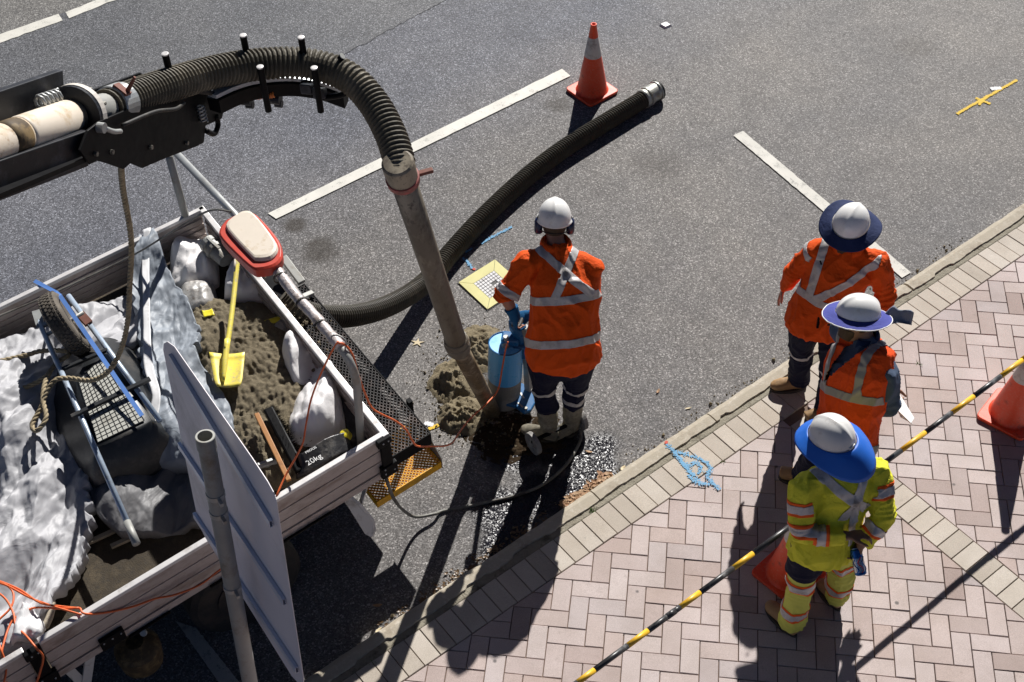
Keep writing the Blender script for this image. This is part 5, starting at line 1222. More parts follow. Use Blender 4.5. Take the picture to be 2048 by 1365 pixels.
    for k, kind in zip('LR', sleeves):
        e_ = J['el' + k]; w__ = J['wr' + k]
        S_ = J['sh' + k]; cl_ = sm.lerp(nb_, .35).lerp(S_, .35)
        pts = [cl_, S_.lerp(cl_, .30) - V((0, 0, .010)), S_.lerp(e_, .08), S_.lerp(e_, .28), S_.lerp(e_, .6)]
        rr_ = [.060, .074, .082, .080, .072]
        if kind == 'long': pts += [e_, e_.lerp(w__, .5), w__.lerp(e_, .04)]; rr_ += [.064, .056, .046]
        elif kind == 'elbow': pts += [e_.lerp(J['sh' + k], .02), e_.lerp(w__, .12)]; rr_ = [x * (1.12 if bulk < 1 else 1) for x in rr_] + [.078, .076]
        elif kind == 'none': pts = [sm.lerp(J['sh' + k], .3), sm.lerp(J['sh' + k], .97)]; rr_ = [.075, .066]
        G.append(loft(pts, rr_, seg=14, roundcap=False))
    me = remesh(merge(*G), vox, 9)
    axis = (nb_ - pel).normalized()
    folds(me, None, .0105, 7.0, axis=axis, seed=seed, joints=[(J['el' + k], (J['el' + k] - J['sh' + k]).normalized(), .15, .007) for k in 'LR' if sleeves['LR'.index(k)] != 'none'] + [(wai - V((0, 0, .04)), V((0, 0, 1)), .24, .003)])
    sh_ = put(shirt, me, mats['shirt'], P)
    # collar
    fd = V((0, 0, 1)).cross(ss).normalized()
    cpts = []
    for q_ in range(0, 25):
        a = -math.pi * .88 + q_ * math.pi * 1.76 / 24
        cpts.append((a, nb_ + (ss * math.sin(a) * .078 - fd * math.cos(a) * .074)))
    vs, fs = [], []
    for a, p_ in cpts:
        o_ = (p_ - nb_).normalized(); f_ = .5 + .5 * math.cos(a)
        for (dr, dz) in ((-.010, -.03), (-.006, .018 + .012 * f_), (.004, .026 + .014 * f_), (.020, .004), (.024, -.022 + .006 * noise.noise(p_ * 12))): vs.append(p_ + o_ * dr + V((0, 0, dz)))
    for i in range(len(cpts) - 1):
        for k in range(4): fs.append((i * 5 + k, i * 5 + k + 1, i * 5 + 6 + k, i * 5 + 5 + k))
    obj('collar', (vs, fs), mats.get('collar', mats['shirt']), sh_, smooth=True, solid=.004)
    J.update(sm=sm, ss=ss, ax=axis, fd=fd, up=hu, fw=hf, sd=hsd)
    segs = {'T': (hemp, nb_, .17), 'AL': (J['shL'] + (J['shL'] - sm) * .25, J['elL'], .07), 'AR': (J['shR'] + (J['shR'] - sm) * .25, J['elR'], .07), 'FL': (J['elL'], J['wrL'], .055), 'FR': (J['elR'], J['wrR'], .055)}
    def which(p): return min(segs, key=lambda k: segd(p, segs[k][0], segs[k][1]) / segs[k][2])
    J['which'] = which; J['hemp'] = hemp
    return P, body, tr_, sh_
def leghoop(tr_, J, k, t, w_, m, edge=None, lower=True):
    a, b_ = (J['knee' + k], J['ank' + k]) if lower else (J['hip' + k], J['knee' + k])
    o_ = 'R' if k == 'L' else 'L'; c = a.lerp(b_, t); d = (b_ - a).normalized()
    pr = lambda p: segd(p, a, b_) < segd(p, *((J['knee' + o_], J['ank' + o_]) if lower else (J['hip' + o_], J['knee' + o_]))) and segd(p, a, b_) < .17
    if edge: band(tr_, 'orange_edge', edge, slab(c, d, w_ + .036), pr, .0015)
    band(tr_, 'leg_tape', m, slab(c, d, w_), pr, .0035 if edge else .002)
def armhoop(sh_, J, k, part, t, w_, m, edge=None):
    a, b_ = (J['sh' + k], J['el' + k]) if part == 'A' else (J['el' + k], J['wr' + k]); c = a.lerp(b_, t); d = (b_ - a).normalized()
    pr = lambda p: J['which'](p) in ((part + k), ('F' + k if t > .8 else part + k)) and segd(p, a, b_) < .12
    if edge: band(sh_, 'orange_edge', edge, slab(c, d, w_ + .036), pr, .0015)
    band(sh_, 'sleeve_tape', m, slab(c, d, w_), pr, .0035 if edge else .002)
def hoop(sh_, J, h, w_, m, tilt=(0, 0, 0), edge=None):
    c = J['hemp'].lerp(J['neck'], h); d = (J['ax'] + V(tilt)).normalized(); pr = lambda p: J['which'](p) == 'T'
    if edge: band(sh_, 'orange_edge', edge, slab(c, d, w_ + .036), pr, .0015)
    band(sh_, 'body_tape', m, slab(c, d, w_), pr, .0035 if edge else .002)
def diag(sh_, J, c, ang, w_, m, back=True, hmin=0, hmax=9, smin=-9, smax=9, edge=None, inc_sh=True):
    """slanted tape across back or front; ang measured from the spine axis in the shoulder plane"""
    s_ = J['ss']; a_ = J['ax']; s2_ = (s_ - a_ * s_.dot(a_)).normalized(); f_ = a_.cross(s2_); f_ = f_ if f_.dot(J['fd']) > 0 else -f_
    mrm = s2_ * math.cos(ang) + a_ * math.sin(ang)
    C_ = J['hemp'].lerp(J['neck'], c[1]) + s2_ * c[0]
    base = J['hemp']; Ln = (J['neck'] - J['hemp']).length; mid = J['sm']
    def pr(p):
        hh = (p - base).dot(a_) / Ln; sx_ = (p - mid).dot(s2_); fr = (p - mid).dot(f_) + 0.0
        if hh < hmin or hh > hmax or sx_ < smin or sx_ > smax: return False
        if back and fr > .015 or (not back) and fr < -.015: return False
        w = J['which'](p); return w == 'T' or (inc_sh and w in ('AL', 'AR') and abs(sx_) < .2 and hh > .72)
    if edge: band(sh_, 'orange_edge', edge, slab(C_, mrm, w_ + .036), pr, .0015)
    return band(sh_, 'cross_tape', m, slab(C_, mrm, w_), pr, .0040)
def lens(J):
    for k in 'LR': print('arm', k, round((J['sh' + k] - J['el' + k]).length, 3), round((J['el' + k] - J['wr' + k]).length, 3), 'leg', round((J['hip' + k] - J['knee' + k]).length, 3), round((J['knee' + k] - J['ank' + k]).length, 3))
    print('shw', round((J['shL'] - J['shR']).length, 3), 'torso', round((J['neck'] - J['pel']).length, 3), 'neckhead', round((J['head'] - J['neck']).length, 3))
# ---------------- worker with the drill (seen from behind)
J = dict(pel=at(1126, 700, .86), wai=at(1128, 640, 1.03), che=at(1130, 560, 1.24), neck=at(1112, 487, 1.43), head=at(1109, 446, 1.52),
         shL=at(1062, 520, 1.36), shR=at(1186, 530, 1.34), elL=at(1010, 592, 1.16), wrL=at(1030, 632, 1.02), elR=at(1160, 600, 1.06), wrR=at(1062, 632, .90),
         hipL=at(1092, 705, .84), hipR=at(1160, 705, .84), kneeL=at(1088, 782, .40), kneeR=at(1150, 772, .40), ankL=at(1100, 862, -.0), ankR=at(1142, 847, -.0), toeL=at(1044, 856, -.05), toeR=at(1128, 862, -.05))
J['kneeL'] = at(1088, 776, .42); JW = J
HW = (.05, -.2, 1)
P, body, tr_, sh_ = person(V(((J['ankL'].x + J['ankR'].x) / 2, (J['ankL'].y + J['ankR'].y) / 2, ROADZ)), 'man in an orange shirt with crossed silver tape bending over the blue drill, back turned', J, dict(shirt=M['hv_orange'], trousers=M['navy']), bulk=1.19, sleeves=('elbow', 'long'), headup=(0, .28, .95), headfw=(-.12, .95, -.3), handL=((-.02, .0, -1), (.9, .35, 0), .55), handR=((-.9, .2, -.4), (0, .3, -1), .7), boots=False, hem=.08, seed=1)
hoop(sh_, J, .545, .052, M['silver'], tilt=(-.05, 0, 0)); hoop(sh_, J, .17, .052, M['silver'], tilt=(-.03, 0, 0))
diag(sh_, J, (.055, .77), math.radians(47), .050, M['silver'], True, hmin=.565, smin=-.16, smax=.2); diag(sh_, J, (.055, .77), math.radians(-27), .050, M['silver'], True, hmin=.565)
armhoop(sh_, J, 'L', 'A', .86, .05, M['silver'])
leghoop(tr_, J, 'L', .02, .03, M['silver']); leghoop(tr_, J, 'R', -.0, .03, M['silver']); leghoop(tr_, J, 'R', .28, .03, M['silver'])
hc = J['head'] + J['up'] * .035
helmet(P, hc, J['up'], J['fw'], M['helmet'], a=.104, b_=.13, h=.125, lip=.012)
obj('helmet_strap', lathe(hc - J['up'] * .015, J['up'], [(-.02, .088), (-.02, .092), (.0, .095), (.0, .09)], 24), M['helmet'], P)
for k in (-1, 1):
    c_ = J['head'] + J['sd'] * k * .098 - J['up'] * .022
    em = obj('ear_muff', loft([c_ - J['sd'] * k * .022, c_ - J['sd'] * k * .005, c_ + J['sd'] * k * .018, c_ + J['sd'] * k * .028], [.036, .042, .040, .028], [.048, .058, .056, .038], side=J['fw'], seg=20, roundcap=False), M['muff'], P, smooth=True)
    obj('muff_arm', tube([c_ + J['sd'] * k * .02, c_ + J['up'] * .04 + J['sd'] * k * .018, c_ + J['up'] * .075], .005, 6, 3), M['rubber'], em, smooth=True)
obj('muff_band', tube([J['head'] + J['sd'] * math.sin(a) * .10 - J['fw'] * math.cos(a) * .098 - J['up'] * .03 for a in (-1.3, -.8, -.4, 0, .4, .8, 1.3)], .004, 6, 3), M['rubber'], P, smooth=True)
hr = remesh(merge(loft([J['head'] - J['up'] * .06 - J['fw'] * .028, J['head'] - J['up'] * .02 - J['fw'] * .022, J['head'] + J['up'] * .03 - J['fw'] * .012], [.060, .076, .078], [.066, .080, .084], side=J['sd'], seg=18)), .006, 3)
put('hair', hr, M['hair'], P)
def gumboot(par, ank, knee, toe, gz):
    top = ank.lerp(knee, .66); return boot(par, ank, toe, M['gum'], name='gumboot', gz=gz, shaft_top=top, r=.066, laces=False)
gumboot(P, J['ankL'], J['kneeL'], J['toeL'], ROADZ); gumboot(P, J['ankR'], J['kneeR'], J['toeR'], ROADZ)
for k, hd_ in (('L', ((-.02, .0, -1), (.9, .35, 0), .55, True)), ('R', ((-.9, .2, -.4), (0, .3, -1), .7, False))):
    gl = merge(*(hand(J['wr' + k], hd_[0], hd_[1], hd_[2], 1.15, hd_[3]) + [loft([J['wr' + k].lerp(J['el' + k], .42), J['wr' + k].lerp(J['el' + k], .1), J['wr' + k] + V(hd_[0]).normalized() * .03], [.049, .040, .036], seg=12)]))
    put('work_glove', remesh(gl, .0055, 2), M['glove'], P)
# ---------------- man in orange shirt facing the camera
J = dict(pel=at(1643, 622, .95), wai=at(1657, 590, 1.07), che=at(1685, 535, 1.30), neck=at(1697, 489, 1.47), head=at(1700, 455, 1.60),
         shR=at(1636, 498, 1.39), shL=at(1752, 520, 1.40), elR=at(1588, 543, 1.13), wrR=at(1572, 572, .93), elL=at(1770, 590, 1.14), wrL=at(1745, 650, .95),
         hipR=at(1613, 628, .92), hipL=at(1672, 632, .92), kneeR=at(1602, 700, .49), kneeL=at(1664, 735, .49), ankR=at(1600, 763, .075), ankL=at(1650, 822, .075), toeR=at(1542, 772, .045), toeL=at(1612, 838, .045))

P, body, tr_, sh_ = person(V((J['ankR'].x, J['ankR'].y, 0)), 'heavy bearded man in orange shirt and navy brimmed helmet standing on the kerb edge', J, dict(shirt=M['hv_orange'], trousers=M['navy']), sk='skin', bulk=1.06, headup=(-.02, -.16, .98), headfw=(-.42, -.88, -.2), handR=((-.3, -.1, -.95), (.8, -.3, 0), .18), handL=((.1, 0, -1), (-.8, -.3, 0), .3), seed=5, hem=.14)
hoop(sh_, J, .40, .052, M['silver']); 
diag(sh_, J, (-.045, .66), math.radians(38), .052, M['silver'], False, hmin=.42, hmax=1.0)
diag(sh_, J, (.13, .75), math.radians(-4), .05, M['silver'], False, hmin=.42)
leghoop(tr_, J, 'R', .05, .032, M['silver']); leghoop(tr_, J, 'L', .05, .032, M['silver'])
armhoop(sh_, J, 'R', 'A', .12, .045, M['silver'])
hc = J['head'] + J['up'] * .045
helmet(P, hc, J['up'], J['fw'], M['helmet'], a=.106, b_=.128, h=.12, lip=.004, peak=.0)
brim(P, hc, J['up'], J['fw'], M['brim_navy'], r_out=(.188, .195), droop=.028, wave=.022, seed=1.0, back=.01)
bd_ = remesh(merge(loft([J['head'] - J['up'] * .145 + J['fw'] * .085, J['head'] - J['up'] * .10 + J['fw'] * .06, J['head'] - J['up'] * .045 + J['fw'] * .038], [.036, .062, .068], [.042, .066, .068], side=J['sd'], seg=18)), .006, 2)
for v in bd_.vertices: v.co += v.normal * (.004 * noise.noise(v.co * 60))
put('beard', bd_, M['hair'], P)
boot(P, J['ankR'], J['toeR'], M['tanboot']); boot(P, J['ankL'], J['toeL'], M['tanboot'])
obj('radio_pouch', box(at(1641, 640, 1.0), (.022, .004, 0), (0, .012, 0), (0, .02, .05)), M['black'], P, bevel=.006)
obj('belt', loft([J['pel'] + V((0, 0, -.0)), J['pel'] + V((0, 0, .035))], .19, .15, side=J['ss'], seg=24), M['black'], P)
obj('pen', bar(at(1640, 522, 1.42), at(1643, 530, 1.40), .008, .008), M['black'], sh_)
# ---------------- man in vest
J = dict(pel=at(1690, 872, .93), wai=at(1700, 820, 1.06), che=at(1718, 742, 1.28), neck=at(1727, 668, 1.46), head=at(1713, 640, 1.565),
         shL=at(1768, 745, 1.34), shR=at(1688, 655, 1.40), elL=at(1772, 812, 1.10), wrL=at(1789, 800, .93), elR=at(1722, 700, 1.16), wrR=at(1783, 770, .95),
         hipL=at(1700, 895, .91), hipR=at(1672, 862, .91), kneeL=at(1684, 975, .48), kneeR=at(1636, 905, .50), ankL=at(1668, 1045, .075), ankR=at(1604, 952, .075), toeL=at(1620, 1040, .045), toeR=at(1560, 946, .045))

P, body, tr_, sh_ = person(V((J['ankL'].x, J['ankL'].y, 0)), 'man in an orange vest and purple brimmed helmet holding white papers behind his back', J, dict(shirt=M['greyblue'], trousers=M['navy'], collar=M['collarblue']), sk='skin2', bulk=.93, sleeves=('elbow', 'elbow'), headup=(.06, .30, .95), headfw=(-.93, -.35, .0), handL=((.3, .1, -.9), (.5, .8, 0), .5), handR=((.3, -.3, -.9), (.5, .8, 0), .5), seed=9, hem=.10)
hemp = J['hemp']; ss, hs = J['ss'], (J['hipR'] - J['hipL']).normalized()
G = [loft([J['pel'] - V((0, 0, .10)), J['pel'], J['wai'], J['che'], J['sm'] + V((0, 0, .005)), J['neck'] - (J['neck'] - J['sm']) * .42], [.212, .208, .198, .208, .19, .105], [.172, .168, .158, .168, .15, .10], side=[hs, hs, hs.lerp(ss, .4), ss, ss, ss], seg=20)]
for k in 'LR': G.append(loft([J['sm'].lerp(J['sh' + k], .2) + V((0, 0, .02)), J['sm'].lerp(J['sh' + k], .5) + V((0, 0, .012)), J['sm'].lerp(J['sh' + k], .64)], [.095, .110, .112], seg=14))
me = remesh(merge(*G), .0085, 4); folds(me, None, .009, 7.5, axis=J['ax'], seed=13)
bm = bmesh.new(); bm.from_mesh(me)                                    # neck opening down the front
fd = V((0, 0, 1)).cross(ss).normalized(); fd = fd if fd.dot(V((-1, -.5, 0))) > 0 else -fd
s2_ = ss
dl = [f for f in bm.faces if ((lambda p: (p - J['sm']).dot(fd) > .02 and abs((p - J['sm']).dot(s2_)) < .006 + max(0, (p.z - (J['sm'].z - .16))) * .15 and p.z > J['sm'].z - .16)(f.calc_center_median())) or (V((f.calc_center_median().x, f.calc_center_median().y, 0)) - V((J['neck'].x, J['neck'].y, 0))).length < .072 and f.calc_center_median().z > J['sm'].z]
bmesh.ops.delete(bm, geom=dl, context='FACES'); bm.to_mesh(me); bm.free()
vest = put('vest', me, M['hv_vest'], P)
J['fd'] = fd
hoop(vest, J, .50, .05, M['silver_d']); hoop(vest, J, .06, .05, M['silver_d'])
for s_ in (-.115, .115):
    for bk in (True, False): diag(vest, J, (s_, .8), 0.0, .046, M['silver_d'], bk, hmin=.52, smin=-.17, smax=.17)
hc = J['head'] + J['up'] * .045
helmet(P, hc, J['up'], J['fw'], M['helmet'], a=.110, b_=.132, h=.115, lip=.004, peak=0)
brim(P, hc, J['up'], J['fw'], M['brim_purple'], r_out=(.172, .205), droop=.012, wave=.006, edge=M['helmet'], seed=2.2)
b0 = hc - J['fw'] * .15
fl_ = []
def flapfn():
    vs, fs = [], []; nu, nv = 12, 10
    A_, B_ = at(1742, 652, 1.53), at(1788, 612, 1.58); C_, D_ = at(1826, 630, 1.50), at(1824, 649, 1.46)
    for i in range(nu + 1):
        for j in range(nv + 1):
            u_, v_ = i / nu, j / nv; p_ = A_.lerp(B_, v_).lerp(D_.lerp(C_, v_), u_)
            vs.append(p_ + V((0, 0, .022 * math.sin(v_ * 6 + u_ * 3) * u_ + .02 * noise.noise(p_ * 14))))
    for i in range(nu):
        for j in range(nv): k = i * (nv + 1) + j; fs.append((k, k + nv + 1, k + nv + 2, k + 1))
    return vs, fs
obj('neck_flap', flapfn(), M['flapgrey'], P, smooth=True, solid=.003)
bd_ = remesh(merge(loft([J['head'] - J['up'] * .12 + J['fw'] * .055, J['head'] - J['up'] * .085 + J['fw'] * .04, J['head'] - J['up'] * .045 + J['fw'] * .034], [.036, .054, .062], [.042, .056, .06], side=J['sd'], seg=18)), .006, 2)
put('beard', bd_, M['hair'], P)
put('hair', remesh(merge(loft([J['head'] - J['up'] * .05 - J['fw'] * .03, J['head'] + J['up'] * .02 - J['fw'] * .012], [.07, .078], [.07, .082], side=J['sd'], seg=18)), .006, 2), M['hair'], P)
boot(P, J['ankL'], J['toeL'], M['tanboot']); boot(P, J['ankR'], J['toeR'], M['tanboot'])
obj('badge', box(at(1693, 728, 1.36), (.018, .012, 0), (0, .0, .001), (0, .0, .026)), M['helmet'], vest)
pp = [at(1774, 768, .95), at(1790, 776, .95), at(1828, 838, .95), at(1821, 848, .95), at(1786, 814, .95)]
papers = rehome(obj('paper_sheets', prism(pp, V((.002, .003, .004))), M['paper'], label='folded white paper sheets held behind the back of the man in the vest', cat='paper'))
pp2 = [at(1780, 784, .94), at(1791, 790, .94), at(1824, 846, .94), at(1800, 832, .94)]
obj('loose_sheet', prism([p_ + V((.004, .0, -.012)) for p_ in pp2], V((.002, .003, .001))), M['paper'], papers)
# ---------------- man in yellow, back to the camera
J = dict(pel=at(1650, 1072, .93), wai=at(1664, 1028, 1.06), che=at(1680, 972, 1.27), neck=at(1676, 917, 1.45), head=at(1664, 885, 1.56),
         shL=at(1607, 968, 1.37), shR=at(1752, 936, 1.37), elL=at(1600, 1068, 1.10), wrL=at(1694, 1072, 1.12), elR=at(1768, 1036, 1.13), wrR=at(1722, 1090, .98),
         hipL=at(1620, 1086, .90), hipR=at(1682, 1066, .90), kneeL=at(1600, 1172, .50), kneeR=at(1686, 1128, .50), ankL=at(1583, 1250, .075), ankR=at(1672, 1196, .075), toeL=at(1535, 1204, .05), toeR=at(1640, 1160, .05))
JY = J
P, body, tr_, sh_ = person(V((J['ankL'].x, J['ankL'].y, 0)), 'man in a yellow hi-vis shirt and broad bright blue hat, back turned, arms behind him', J, dict(shirt=M['hv_yellow'], trousers=M['hv_yellow2']), sk='skin3', bulk=1.0, headup=(-.12, .05, 1), headfw=(-.75, .65, -.15), handL=((.9, .15, .1), (.1, -.3, -.9), .45), handR=((-.15, -.10, -1), (-.8, -.2, -.1), .55), seed=17, hem=.13)
E_ = M['edge_orange']
for k in 'LR':
    armhoop(sh_, J, k, 'A', .42, .05, M['silver'], E_); armhoop(sh_, J, k, 'F', .45 if k == 'L' else .35, .05, M['silver'], E_)
armhoop(sh_, J, 'L', 'A', .86, .055, M['silver'], E_)
diag(sh_, J, (.055, .70), math.radians(50), .055, M['silver'], True, hmin=.56); diag(sh_, J, (.055, .70), math.radians(-20), .055, M['silver'], True, hmin=.50)
diag(sh_, J, (.075, .4), math.radians(6), .045, M['silver'], True, hmin=.2, hmax=.66)
for k in 'LR':
    leghoop(tr_, J, k, .86, .048, M['silver'], E_, lower=False); leghoop(tr_, J, k, .56, .046, M['silver'], E_)
    a_ = J['hip' + k]; b_ = J['knee' + k]; o_ = 'R' if k == 'L' else 'L'
band(tr_, 'navy_panel', M['navy'], [(J['hipL'].lerp(J['kneeL'], .66), (J['kneeL'] - J['hipL']).normalized())], lambda p: segd(p, J['hipL'], J['kneeL']) < segd(p, J['hipR'], J['kneeR']), .0018)
band(tr_, 'navy_panel', M['navy'], [(J['hipR'].lerp(J['kneeR'], .35), (J['kneeR'] - J['hipR']).normalized())], lambda p: segd(p, J['hipL'], J['kneeL']) >= segd(p, J['hipR'], J['kneeR']), .0018)
hc = J['head'] + J['up'] * .05
helmet(P, hc, J['up'], J['fw'], M['helmet_g'], a=.110, b_=.128, h=.125, lip=.004, peak=0)
brim(P, hc, J['up'], J['fw'], M['brim_blue'], r_out=(.182, .205), droop=.045, wave=.012, seed=.4, back=.055, drop_back=.075)
obj('helmet_clip', box(hc - J['fw'] * .128 + J['up'] * .006, J['sd'] * .022, J['fw'] * .006, J['up'] * .010), M['helmet_g'], P, bevel=.003)
boot(P, J['ankL'], J['toeL'], M['tanboot']); boot(P, J['ankR'], J['toeR'], M['tanboot'])
# drink can in his right hand
M['canblue'] = mat('metallic_blue', (.02, .11, .33), .1, 20, .25, .7, bump=0); M['cansilver'] = mat('can_silver', (.5, .52, .56), .08, 20, .25, .8, bump=0); M['canred'] = mat('can_red', (.5, .03, .03), .1, 20, .3, .3, bump=0)
cb_, ct_ = at(1722, 1150, .84), at(1712, 1104, .93); cax = (ct_ - cb_).normalized()
can = empty('drink_can', cb_, 'slim blue and silver drink can held by the man in yellow', 'drink can')
cb0 = obj('can_body', lathe(cb_, cax, [(0, .026), (.006, .033), (.143, .033), (.152, .027)], 28), M['canblue'], can, smooth=False)
obj('silver_panel', loft([cb_ + cax * .02 + V((.0, 0, 0)), cb_ + cax * .10], .0334, seg=28, caps=False), M['cansilver'], cb0, smooth=True)
vs, fs = [], []
obj('can_lid', lathe(cb_, cax, [(.152, .028), (.156, .028), (.156, .024), (.151, .023)], 28), M['cansilver'], can)
_, cu_, cv_ = frame(cax, CAM - cb_)
for s_, m_ in ((-.5, 'canblue'), (.9, 'canblue'), (.25, 'canred')):
    q_ = []
    for i in range(7):
        h_ = .018 + .085 * i / 6; a = s_ + .35 * math.sin(i * 1.2); q_.append(cb_ + cax * h_ + (cu_ * math.cos(a) + cv_ * math.sin(a)) * .0337)
    obj('can_emblem', loft(q_, .0045 if m_ == 'canblue' else .003, .0008, side=cv_, seg=6), M[m_], cb0)
# ================================================================ core drill on its trolley
M['drillblue'] = mat('glossy_blue_paint', (.10, .42, .80), .06, 6, .3, dirt=(.22, .36, .50), dscale=6, dth=.64, bump=.03)
M['drillgrey'] = mat('muddy_barrel', (.22, .20, .17), .25, 9, .6, dirt=(.34, .31, .26), dscale=5, dth=.55, bump=.2)
M['drillblue2'] = mat('deep_blue_casting', (.015, .12, .30), .1, 10, .3, dirt=(.04, .10, .18), dscale=10, dth=.6, bump=.04)
M['wheelgrey'] = mat('grey_plastic_wheel', (.20, .19, .18), .15, 14, .5, dirt=(.36, .34, .31), dscale=12, dth=.56)
db = at(1008, 800, ROADZ)
dr = empty('core_drill', db, 'blue core drilling machine with a tall light blue barrel held by the bending man', 'drilling machine')
dt = at(1012, 690, .44); dax = (dt - db).normalized()
obj('lower_barrel', lathe(db, dax, [(0, .112), (.0, .117), (.24, .117)], 40), M['drillgrey'], dr, smooth=False)
obj('upper_barrel', lathe(db, dax, [(.24, .118), (.243, .121), (.545, .121), (.552, .119), (.553, .0)], 40, caps=False), M['drillblue'], dr, smooth=False)
obj('barrel_rim', lathe(db + dax * .552, dax, [(-.004, .1195), (.004, .1225), (.006, .115)], 40, caps=False), M['drillblue2'], dr)
q = db + dax * .56
obj('water_swivel', lathe(q + V((.0, -.02, 0)), dax, [(-.01, .03), (.02, .03), (.03, .018), (.08, .018)], 16), M['galv2'], dr)
obj('drive_shaft', lathe(q, dax, [(-.02, .022), (.06, .022)], 14), M['galv2'], dr)
mo = at(1040, 668, .52)
obj('drill_motor', loft([mo + V((-.035, .0, .10)), mo + V((-.02, 0, .06)), mo + V((0, 0, .0)), mo + V((.02, 0, -.10))], [.045, .052, .05, .045], seg=18, roundcap=True), M['drillblue2'], dr, smooth=True)
obj('gear_housing', box(q + V((.03, .01, .03)), (.062, 0, 0), (0, .045, 0), (0, 0, .03)), M['drillblue2'], dr, bevel=.012)
mast = at(1052, 800, ROADZ)
obj('mast', bar(mast + V((.02, .03, 0)), mast + V((.0, .04, .72)), .045, .045), M['galv2'], dr, bevel=.003)
obj('mast_rack', bar(mast + V((-.005, .025, .05)), mast + V((-.02, .035, .70)), .012, .01), M['black'], dr)
obj('carriage', box(mast + V((-.03, .03, .50)), (.05, 0, 0), (0, .045, 0), (0, 0, .06)), M['drillblue2'], dr, bevel=.01)
obj('handle_bar', tube([JW['wrL'] + V((-.02, .03, -.12)), JW['wrL'] + V((.02, .0, -.10)), JW['wrR'] + V((-.05, .02, -.04)), JW['wrR'] + V((.02, .0, -.04))], .014, 10, 5), M['rubber'], dr, smooth=True)
obj('handle_post', bar(mo + V((-.01, 0, .06)), JW['wrL'].lerp(JW['wrR'], .5) + V((0, .01, -.10)), .03, .03), M['drillblue2'], dr, bevel=.006)
# base foot with slots
fz = -.045
ft = [at(x, y, fz) for x, y in ((1000, 797), (1004, 788), (1030, 792), (1040, 786), (1036, 768), (1052, 775), (1066, 792), (1070, 812), (1062, 826), (1048, 830), (1032, 818), (1004, 812))]
fo = obj('base_foot', prism(ft, (0, 0, .03)), M['drillblue'], dr, bevel=.008)
fo.data.materials[0] = M['drillblue2']
for (x, y, x2, y2) in ((1041, 786, 1048, 797), (1036, 806, 1046, 815)): obj('foot_slot', bar(at(x, y, fz + .032), at(x2, y2, fz + .032), .012, .004), M['galv'], fo)
for (x, y) in ((1022, 800), (1052, 818)): obj('foot_bolt', lathe(at(x, y, fz + .03), (0, 0, 1), [(0, .012), (.012, .012)], 6), M['bolt'], fo)
obj('axle', bar(at(1062, 884, .03), at(1158, 840, .03), .02, .02), M['black'], dr)
for (x, y) in ((1067, 887), (1160, 838)):
    c_ = at(x, y, -.01); ax_ = (at(1160, 838, -.01) - at(1067, 887, -.01)).normalized()
    w_ = obj('wheel', lathe(c_ - ax_ * .02, ax_, [(0, .03), (.0, .07), (.004, .085), (.034, .085), (.038, .07), (.038, .03)], 32), M['wheelgrey'], dr, smooth=False)
    obj('wheel_hub', lathe(c_ - ax_ * .028, ax_, [(0, .012), (.004, .028), (.05, .028), (.055, .012)], 16), M['galv2'], w_)
    for k in range(5):
        a = k * 1.2566; _, u1, u2 = frame(ax_); dd_ = u1 * math.cos(a) + u2 * math.sin(a)
        obj('wheel_spoke', bar(c_ - ax_ * .022 + dd_ * .025, c_ - ax_ * .022 + dd_ * .066, .012, .006), M['galv2'], w_)
# ================================================================ dug soil
def mound(name, px, z, h, seed, lab, r=.2, mt='dirtm', sx=1, sy=1, rot=0):
    c = at(*px, z); vs, fs = [], []; NR, NA = 22, 64
    for i in range(NR + 1):
        t = i / NR
        for k in range(NA):
            a = 2 * math.pi * k / NA; R_ = r * (1 + .28 * noise.noise(V((math.cos(a) * 1.6 + seed, math.sin(a) * 1.6, 1))) + .1 * noise.noise(V((math.cos(a) * 6, math.sin(a) * 6, seed))))
            x, y = t * R_ * math.cos(a) * sx, t * R_ * math.sin(a) * sy; x, y = x * math.cos(rot) - y * math.sin(rot), x * math.sin(rot) + y * math.cos(rot)
            p_ = V((c.x + x, c.y + y, 0)); hh = h * (1 - t ** 1.5) * (1 + .9 * noise.noise(p_ * 9 + V((0, 0, seed)))) + .03 * (1 - t ** 4) * (fbm(p_ * 26) + .5 * noise.noise(p_ * 60))
            vs.append(V((p_.x, p_.y, z + max(.001, hh) * (t < 1) - .002)))
    for i in range(NR):
        for k in range(NA): fs.append((i * NA + k, (i + 1) * NA + k, (i + 1) * NA + (k + 1) % NA, i * NA + (k + 1) % NA))
    return rehome(obj(name, (vs, fs), M[mt], smooth=True, label=lab, cat='soil', kind='stuff'))
mound('soil_heap', (908, 764), ROADZ, .10, 1, 'brown dug soil heap left of the suction pipe', .20, sx=.9, sy=1.15)
mound('soil_heap', (925, 832), ROADZ, .09, 2, 'smaller brown soil heap at the foot of the suction pipe', .17, sx=1.15)
mound('soil_heap', (958, 700), ROADZ, .06, 3, 'thin spread of brown soil behind the blue barrel', .24)
